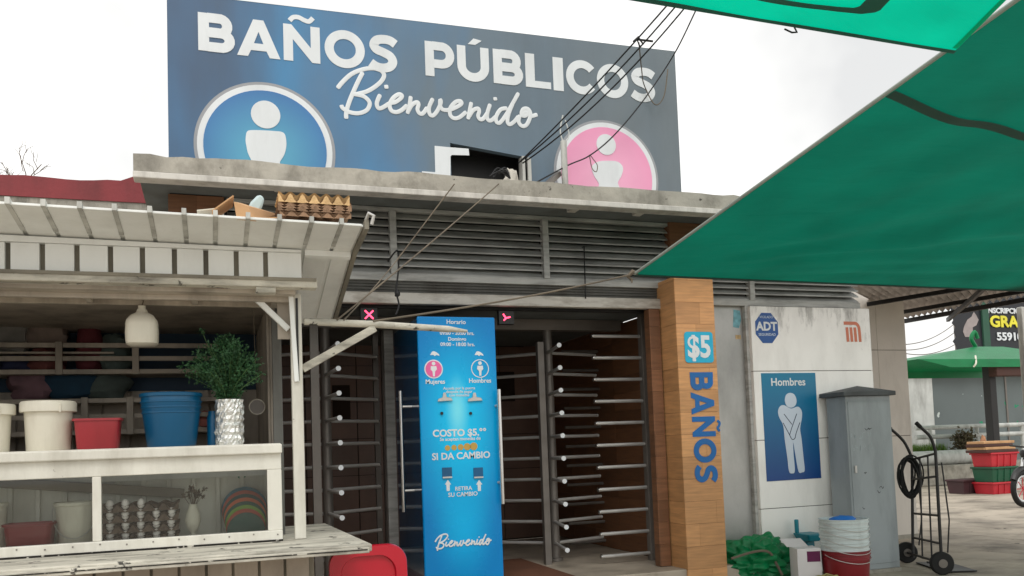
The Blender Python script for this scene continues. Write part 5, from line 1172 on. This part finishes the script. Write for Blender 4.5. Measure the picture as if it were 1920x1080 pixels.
for f in (.2, .44, .78, .98): build('crossbar', B().tube([lerp2(f, 0), lerp2(f, 1)], .011, 8), m_black, t, smooth=True)
for g_ in (.35, .68): build('upright_rod', B().tube([lerp2(.02, g_), lerp2(.98, g_)], .008, 8), m_black, t, smooth=True)
for g_ in (0, 1): build('stay', B().tube([lerp2(.9, g_)+fo*.05, lerp2(.4, g_)+fo*.09, lerp2(.12, g_)+fo*.06], .007, 8), m_black, t, smooth=True)
m_ = (rails[0][0]+rails[1][0])/2; m_.z = .012
build('toe_plate', B().obox(m_+fo*.17, fo*.15, axn*al*.42, (0, 0, .006)), m_black, t, bevel=.002)
build('toe_brace', B().tube([lerp2(.0, .5), m_+fo*.22+Vector((0, 0, .02))], .01, 8), m_black, t)
b = B(); c = P(1706, 893, Y=wL_.y-.06); c2 = axn
for i in range(10):
    r1 = .19+rnd.uniform(-.025, .02); o_ = Vector((rnd.uniform(-.03, .03), rnd.uniform(-.04, .04), rnd.uniform(-.02, .02)))
    b.tube([c+o_*.6+r0*r1*.5*math.cos(a)+Vector((0, 0, r1*math.sin(a)))+fo*.012*math.sin(a*2+i) for a in [2*math.pi*k_/26 for k_ in range(26)]], .009, 6, True)
build('hose_coil', b, m_rubber, None, smooth=True, label='coiled black hose hung on the hand truck frame', cat='hose')

# ================================================================== RIGHT BACKGROUND
# corrugated lean-to roof
q = [P(1585, 520, D=9.4), P(1690, 597, D=12.6), P(2060, 528, D=10.4), P(2150, 430, D=7.6)]
zc = 3.0
q = [Vector((v.x, v.y, zc)) for v in (P(1570, 530, Z=zc), P(1695, 596, Z=zc), P(2080, 526, Z=zc), P(2150, 440, Z=zc))]
t = thing('lean_to_roof', 'corrugated grey lean-to roof on dark purlins beyond the set-back wall', 'roof', q[1])
nu = 120; vs = []
for j in range(2):
    for i in range(nu+1):
        p = (q[0] if j else q[1]).lerp(q[3] if j else q[2], i/nu); vs.append(p+Vector((0, 0, .025*math.sin(i*1.57))))
build('corrugated_sheet', B().add(vs, [(i, i+1, nu+1+i+1, nu+1+i) for i in range(nu)]), mat('grey_sheet', lin(186, 178, 174), .6, var=.2, dirt=RUST, damt=.3), t, smooth=True)
build('edge_trim', B().bar(q[1]+Vector((0, 0, -.05)), q[2]+Vector((0, 0, -.05)), .05, .06), m_black, t)
for f in (.3, .62): build('purlin', B().bar(q[1].lerp(q[0], f)+Vector((0, 0, -.075)), q[2].lerp(q[3], f)+Vector((0, 0, -.06)), .04, .05), m_black, t)
build('cross_beam', B().bar(q[1].lerp(q[2], .25)+Vector((0, 0, -.14)), q[0].lerp(q[3], .6)+Vector((0, 0, -.11)), .04, .05), m_black, t)
p = Vector(P(1923, 700, D=11.2)); build('roof_post', B().box(p.x-.04, p.x+.04, p.y-.04, p.y+.04, 0, 2.9), m_rib, t, bevel=.01)
# grey wall with pilaster and cornice far behind
gY = 19.5
g0, g1 = P(1742, 740, Y=gY).x, P(2010, 740, Y=gY).x; gz = P(1790, 700, Y=gY).z
def bits(t):
    n = t.nodes.new; l = t.links.new; g = n('ShaderNodeNewGeometry'); v = n('ShaderNodeTexNoise'); v.inputs['Scale'].default_value = 4.2; v.inputs['Detail'].default_value = 2; l(g.outputs['Position'], v.inputs['Vector'])
    w = n('ShaderNodeTexNoise'); w.inputs['Scale'].default_value = .9; l(g.outputs['Position'], w.inputs['Vector'])
    k1_ = n('ShaderNodeMath'); k1_.operation = 'GREATER_THAN'; k1_.inputs[1].default_value = .69; l(v.outputs['Fac'], k1_.inputs[0])
    x1_ = n('ShaderNodeMixRGB'); x1_.inputs[1].default_value = lin(206, 214, 210); x1_.inputs[2].default_value = lin(30, 140, 100); k3 = n('ShaderNodeMath'); k3.operation = 'GREATER_THAN'; k3.inputs[1].default_value = .52; l(w.outputs['Fac'], k3.inputs[0]); l(k3.outputs[0], x1_.inputs[0])
    x = n('ShaderNodeMixRGB'); l(k1_.outputs[0], x.inputs[0]); x.inputs[1].default_value = lin(104, 113, 113); l(x1_.outputs[0], x.inputs[2]); return x.outputs[0]
t = thing('grey_hall', 'low grey wall with torn poster scraps and white corner pilaster beyond the railing', 'building', (g0+3, gY, 0))
gw = build('wall', B().box(g0, g1+12, gY, gY+6, 0, gz), mat('scrap_wall', bits, .7, var=.12, vs=.8), t)
gp0 = P(1715, 740, Y=gY).x
build('pilaster', B().box(gp0-3, g0-.003, gY-.15, gY+6, 0, gz), m_pipe, t, bevel=.02)
build('cornice', B().box(gp0-3.2, g1+12.2, gY-.35, gY+6.2, gz+.002, gz+.2), m_rib, t, bevel=.03)
for x in (g0+2.9, g0+6.2): build('panel_seam', B().box(x, x+.06, gY-.03, gY-.001, .02, gz-.01), m_steeld, gw)
# railing
rY = 17.6; t = thing('pipe_railing', 'grey two rail pipe railing before the poster covered wall', 'railing', (P(1800, 800, Y=rY).x, rY, 0))
ra, rb_ = P(1716, 803, Y=rY), P(2050, 790, Y=rY)
for y0 in (800, 817): z = P(1800, y0, Y=rY).z; build('rail', B().tube([(ra.x, rY, z), (rb_.x, rY, z)], .06, 10), m_pipe, t, smooth=True)
for i in range(4):
    x = ra.x+(rb_.x-ra.x)*(i+.3)/4; build('post', B().tube([(x, rY, 0), (x, rY, P(1800, 799, Y=rY).z)], .05, 10), m_pipe, t, smooth=True)
# planter kerb, big pipe and grass
kY = 16.6; z1 = P(1780, 872, Y=kY).z; kx0, kx1 = P(1700, 880, Y=kY).x, P(2050, 880, Y=kY).x
build('planter_kerb', B().box(kx0, kx1, kY, kY+1.0, 0, z1), m_concrete, None, bevel=.03, label='long low concrete planter kerb below the railing', cat='kerb')
z2 = P(1780, 844, Y=kY+.3).z; r_ = (z2-z1)/2
build('large_pipe', B().tube([(P(1716, 860, Y=kY).x, kY+.35, z1+r_+.001), (P(1852, 860, Y=kY).x, kY+.35, z1+r_+.001)], r_, 24), m_pipe, None, smooth=True, label='fat pale concrete pipe lying on the planter kerb', cat='pipe', bevel=.02)
b = B()
for i in range(2600):
    x = rnd.uniform(kx0, P(1822, 840, Y=kY).x); y = rnd.uniform(kY+.75, kY+.98); h_ = rnd.uniform(.0, .22)+z2-z1; a = rnd.uniform(0, 3.14); dx, dy = math.cos(a)*.02, math.sin(a)*.02
    b.add([(x-dx, y-dy, z1), (x+dx, y+dy, z1), (x+rnd.uniform(-.1, .1), y+rnd.uniform(-.05, .05), z1+h_)], [(0, 1, 2)])
build('grass', b, m_grass, None, kind='stuff', label='strip of yellow green grass behind the fat pipe', cat='grass')
b = B(); lb = B(); q0 = P(1808, 842, Y=17.2)
for i in range(26):
    e = Vector((q0.x+rnd.uniform(-.2, .2), 17.2+rnd.uniform(-.15, .15), z1+rnd.uniform(.45, .8))); b.tube([(q0.x+rnd.uniform(-.1, .1), 17.2, z1), e], .012, 4)
    for k_ in range(22): leaf(lb, e+Vector((rnd.gauss(0, .08), rnd.gauss(0, .08), rnd.gauss(-.1, .1))), Vector((rnd.gauss(0, 1), rnd.gauss(0, 1), rnd.gauss(0, 1))), rnd.uniform(.05, .12), rnd)
t = thing('dry_shrub', 'small brownish shrub growing behind the fat pipe by the railing', 'shrub', (q0.x, 17.2, z1)); build('stems', b, m_twig, t); build('leaves', lb, mat('dry_leaf', lin(92, 84, 60), .8, var=.3), t, kind='stuff')
# crates
def crate(label, m, xa, xb, ya, yb, Y, d=.5, group=None, base=None):
    a, c = P(xa, ya, Y=Y), P(xb, yb, Y=Y); z0 = base if base is not None else c.z
    t = thing('crate', label, 'crate', ((a.x+c.x)/2, Y, z0), group); x0, x1, z1 = a.x, c.x, a.z
    build('walls', B().hexa([(x0+.03, Y+.03, z0), (x1-.03, Y+.03, z0), (x1-.03, Y+d-.03, z0), (x0+.03, Y+d-.03, z0), (x0, Y, z1-.04), (x1, Y, z1-.04), (x1, Y+d, z1-.04), (x0, Y+d, z1-.04)]), m, t, bevel=.01)
    build('rim', B().box(x0-.025, x1+.025, Y-.025, Y+d+.025, z1-.0395, z1), m, t, bevel=.01)
    for f in (.25, .5, .75): x = x0+(x1-x0)*f; build('rib', B().hexa([(x-.015, Y+.012, z0), (x+.015, Y+.012, z0), (x+.015, Y+.04, z0), (x-.015, Y+.04, z0), (x-.015, Y-.012, z1-.045), (x+.015, Y-.012, z1-.045), (x+.015, Y+.02, z1-.045), (x-.015, Y+.02, z1-.045)]), m, t)
    return z1
cY2 = 13.4; m_cr = mat('crate_red', lin(188, 40, 52), .5, var=.1); m_crp = mat('crate_rose', lin(196, 92, 96), .5, var=.12); m_crd = mat('crate_dark', lin(70, 44, 48), .6, var=.2)
zc1 = crate('red crate at the bottom of the crate pile', m_cr, 1862, 1908, 905, 926, cY2, base=0)
zc2 = crate('dark green crate in the middle of the crate pile', m_green, 1860, 1909, 876, 905, cY2, base=zc1+.001)
zc3 = crate('red crate at the top of the crate pile', m_cr, 1858, 1910, 849, 876, cY2, base=zc2+.001)
crate('low dark crate with rose rim on the ground before the fat pipe', m_crd, 1806, 1858, 900, 924, 13.9, d=.45, base=0)
for i in range(4):
    a, c = P(1848, 845-5*i, Y=cY2), P(1908, 845-5*i, Y=cY2)
    build('wood_board', B().box(a.x+.03*(i % 2), c.x-.04*(i % 3), cY2-.02+.03*i, cY2+.5, zc3+.001+.06*i, zc3+.055+.06*i), m_card if i % 2 else m_brown, None, bevel=.008, label='flat board on the top red crate, %s of four' % ('bottom', 'second', 'third', 'topmost')[i], cat='board', group='boards on the crate pile')
# spoked wheel and bundle leaning by the pipe
c = P(1834, 872, Y=14.6); R1 = P(1834, 852, Y=14.6).z-c.z; c.z = R1+.03
t = thing('bicycle_wheel', 'dark spoked wheel leaning by the fat pipe', 'wheel', (c.x, 14.6, 0))
ry = lambda a, r: c+Vector((math.cos(a)*r*.55, math.cos(a)*r*.8, math.sin(a)*r))
build('tyre', B().tube([ry(2*math.pi*i/32, R1) for i in range(32)], .035, 8, True), m_rubber, t, smooth=True)
build('rim', B().tube([ry(2*math.pi*i/32, R1-.05) for i in range(32)], .014, 6, True), m_steel, t, smooth=True)
for i in range(10): build('spoke', B().tube([c, ry(2*math.pi*i/10, R1-.05)], .006, 5), m_steel, t)
lump('cart_bundle', 'tan and orange bundle leaning between spoked wheel and crates', 'bundle', (P(1848, 890, Y=14.3).x, 14.3, 0), (.22, .2, .62), fab('tan_orange', lin(176, 128, 96)), 23, rough=.5)
# green canopy stall with dark post
uY = 14.6; t = thing('canopy_stall', 'green pitched canopy stall on a dark post behind the crates', 'market stall', (P(1862, 820, Y=uY).x, uY, 0))
q0, q1, q2 = P(1722, 676, Y=uY), P(1990, 668, Y=uY), P(1880, 652, Y=uY+1.0)
zr = P(1850, 673, Y=uY).z; vz = P(1850, 688, Y=uY).z; pk_ = (q2.x, uY+1.5, P(1880, 650, Y=uY+1.5).z)
xa, xb = q0.x, q1.x+1
build('canopy', B().add([(xa, uY, zr), (xb, uY, zr), (xb, uY+3, zr), (xa, uY+3, zr), (pk_[0]-.3, pk_[1], pk_[2]), (pk_[0]+.6, pk_[1], pk_[2]), (xa+.9, uY, vz), (xb, uY, vz), (xb, uY+3, vz), (xa+.3, uY+3, vz)],
      [(0, 1, 5, 4), (1, 2, 5), (2, 3, 4, 5), (3, 0, 4), (0, 6, 7, 1), (2, 8, 9, 3)]), m_tarpb, t)
p = P(1861, 800, Y=uY+.4); build('post', B().box(p.x-.1, p.x+.1, uY+.3, uY+.5, 0, vz+.2), m_black, t, bevel=.02)
z = P(1880, 706, Y=uY+.2).z; build('beam', B().box(p.x-.15, xb, uY+.05, uY+.28, z, z+.25), m_brown, t, bevel=.02)
build('canopy_cord', B().tube(crom([(P(1824, 690, Y=uY).x, uY-.02, vz), (P(1826, 676, Y=uY).x, uY-.05, zr-.1), (P(1836, 668, Y=uY).x, uY+.1, zr+.08)], 5), .02, 6), m_plw, t, smooth=True)
build('peak_ornament', B().tube(crom([(pk_[0]-.3, pk_[1], pk_[2]), (pk_[0]-.42, pk_[1], pk_[2]+.2), (pk_[0]-.3, pk_[1], pk_[2]+.36), (pk_[0]-.22, pk_[1], pk_[2]+.2)], 5), .05, 8), m_tarpb, t, smooth=True)
# torn advertising banner
bY2 = 22.0; bp = lambda x, y: P(x, y, Y=bY2)
t = thing('advert_banner', 'black torn advertising banner with white and yellow lettering on two poles', 'banner', (bp(1850, 700).x, bY2, 0))
out_ = [(1782, 578), (1787, 600), (1784, 606), (1791, 612), (1788, 622), (1792, 632), (1786, 640), (1792, 648), (1796, 668), (1960, 662), (1990, 540), (1780, 548)]
build('sheet', B().plate([[(bp(x, y).x, bp(x, y).z) for x, y in out_]], bY2, .03), mat('banner_black', lin(30, 32, 38), .5, var=.3, vs=1), t)
def btext(s, px_, py_, h, m, bold=.03, wx=1.0, shear=0): p = bp(px_, py_); text('lettering', s, h*1.4*bY2*1.38/F, (p.x, bY2-.06, p.z), m, t, bold=bold, wx=wx, t=.02, align='LEFT')
btext('INSCRIPCION', 1846, 583, 9.5, m_white, .03, 1.15); btext('GRATIS', 1853, 604, 20, mat('banner_yellow', lin(226, 216, 60), .5), .035, 1.2); btext('55910', 1866, 632, 14, m_white, .03, 1.25)
b = B(); b.plate([[(bp(x, y).x, bp(x, y).z) for x, y in ((1806, 612), (1812, 600), (1820, 594), (1824, 585), (1829, 592), (1833, 600), (1829, 610), (1822, 614), (1822, 622), (1816, 632), (1808, 632), (1804, 622))]], bY2-.031, .01)
build('printed_animal', b, mat('grey_print', lin(150, 140, 138), .6, var=.35, vs=1.5), t)
for x in (1806, 1846, 1935): p = bp(x, 700); build('pole', B().tube([(p.x, bY2+.1, 0), (p.x, bY2+.1, bp(x, 560).z)], .12, 8), m_green if x == 1846 else m_steeld, t)
build('green_cloth', B().box(bp(1838, 600).x, bp(1850, 600).x, bY2-.1, bY2-.035, bp(1845, 655).z, bp(1845, 560).z), mat('dull_green', lin(44, 84, 66), .7), t)
for i, (y0, y1) in enumerate(((640, 598), (650, 615), (655, 640))): cord('distant_wire', 'thin distant wire crossing the gap left of the torn banner', sag(P(1690, y0+6, Y=30), P(1800, y1, Y=30), .3), .02, m_steeld, 'wire', 'distant wires')
# motorcycle, only its front wheel in view
mY = P(1905, 962, Z=0); c = P(1938, 905, Y=mY.y); R1 = .31
mc = Vector((P(1917, 900, Y=10.9).x, 10.9, 0))
t = thing('motorcycle', 'dark motorcycle parked on the pavement, front wheel and white fork showing', 'motorcycle', mc)
dx = Vector((.97, .24, 0)); wc = mc+Vector((0, 0, R1)); wc2 = wc+dx*1.3
for q in (wc, wc2):
    w_ = build('wheel', B().tube([q+dx*R1*math.cos(a)+Vector((0, 0, (R1-.045)*math.sin(a))) for a in [2*math.pi*i/36 for i in range(36)]], .045, 10, True), m_rubber, t, smooth=True)
    build('rim', B().tube([q+dx*(R1-.06)*math.cos(a)+Vector((0, 0, (R1-.1)*math.sin(a))) for a in [2*math.pi*i/36 for i in range(36)]], .022, 8, True), m_white, w_, smooth=True)
    for i in range(8): a = math.pi*i/4; build('spoke', B().tube([q, q+dx*(R1-.06)*math.cos(a)+Vector((0, 0, (R1-.1)*math.sin(a)))], .007, 5), m_cr, w_)
sd_ = Vector((-.24, .97, 0))
for s_ in (-.07, .07): build('fork', B().tube([wc+sd_*s_, wc+sd_*s_+dx*.28+Vector((0, 0, .66))], .024, 10), m_chrome, t, smooth=True)
build('fender', B().tube([wc+dx*(R1+.03)*math.cos(a)+Vector((0, 0, (R1+.02)*math.sin(a))) for a in [R_(40+14*i) for i in range(9)]], .05, 8), m_black, t, smooth=True)
build('handlebar', B().tube([wc+sd_*-.36+dx*.38+Vector((0, 0, .72)), wc+dx*.3+Vector((0, 0, .68)), wc+sd_*.36+dx*.38+Vector((0, 0, .72))], .016, 8), m_black, t, smooth=True)
build('headlight', B().lathe(wc+dx*.16+Vector((0, 0, .5)), [(0, 0), (.07, .02), (.09, .08), (.07, .14), (0, .16)], 18), m_black, t, smooth=True)
build('tank', B().obox(wc+dx*.55+Vector((0, 0, .45)), dx*.25, sd_*.13, (0, 0, .11)), m_black, t, bevel=.06)
build('seat', B().obox(wc+dx*1.05+Vector((0, 0, .47)), dx*.32, sd_*.12, (0, 0, .05)), m_rubber, t, bevel=.03)
build('engine', B().obox(wc+dx*.6+Vector((0, 0, .08)), dx*.2, sd_*.14, (0, 0, .17)), m_steeld, t, bevel=.03)
build('stand', B().tube([wc+dx*.7+Vector((0, 0, -.05)), Vector((mc.x, mc.y, .01))+dx*.75-sd_*.22], .014, 6), m_black, t)

# ================================================================== LEFT NEIGHBOUR
nY = 8.4
zt_, zm = P(120, 335, Y=nY).z, P(120, 373, Y=nY).z
t = thing('neighbour_building', 'low neighbouring building with a dull red parapet band over grey plaster', 'building', (-2.5, nY, 0))
build('wall', B().box(-7, -.32, nY, nY+4, 0, zm-.001), m_concrete, t)
n = 60; vs = []
for i in range(n+1):
    x = -7+6.68*i/n; k_ = .02*noise.noise((x*3, 0, 2))+(.06*math.exp(-((x+.62)/.12)**2))+.012*noise.noise((x*12, 0, 5)); vs += [(x, nY-.012, zm), (x, nY-.012, zt_+k_+.012*x*0), (x, nY+.2, zt_+k_), (x, nY+.2, zm)]
build('parapet', B().add(vs, [(i*4+j, (i+1)*4+j, (i+1)*4+(j+1) % 4, i*4+(j+1) % 4) for i in range(n) for j in range(4)]+[(0, 1, 2, 3), (n*4+3, n*4+2, n*4+1, n*4)]), m_redwall, t)
b = B(); rnd = random.Random(5)
def twig(p, d, l, r, k_):
    e = p+d*l; b.tube([p, p.lerp(e, .5)+Vector((rnd.uniform(-.02, .02), 0, rnd.uniform(-.02, .02))), e], [r, r*.8, r*.6], 5)
    if k_:
        for i in range(2+(k_ > 1)): dd = (d+Vector((rnd.uniform(-.9, .9), rnd.uniform(-.3, .3), rnd.uniform(-.3, .5)))).normalized(); twig(p.lerp(e, rnd.uniform(.4, 1)), dd, l*.62, r*.6, k_-1)
p = P(36, 333, Y=9.0); t = thing('bare_shrub', 'leafless twiggy shrub standing behind the red parapet', 'shrub', (p.x, 9.0, zt_-.3))
twig(Vector((p.x, 9.0, zt_-.3)), Vector((.15, 0, 1)).normalized(), .42, .01, 3); twig(Vector((p.x-.1, 9.0, zt_-.3)), Vector((-.3, 0, 1)).normalized(), .35, .008, 3)
build('branches', b, m_twig, t)
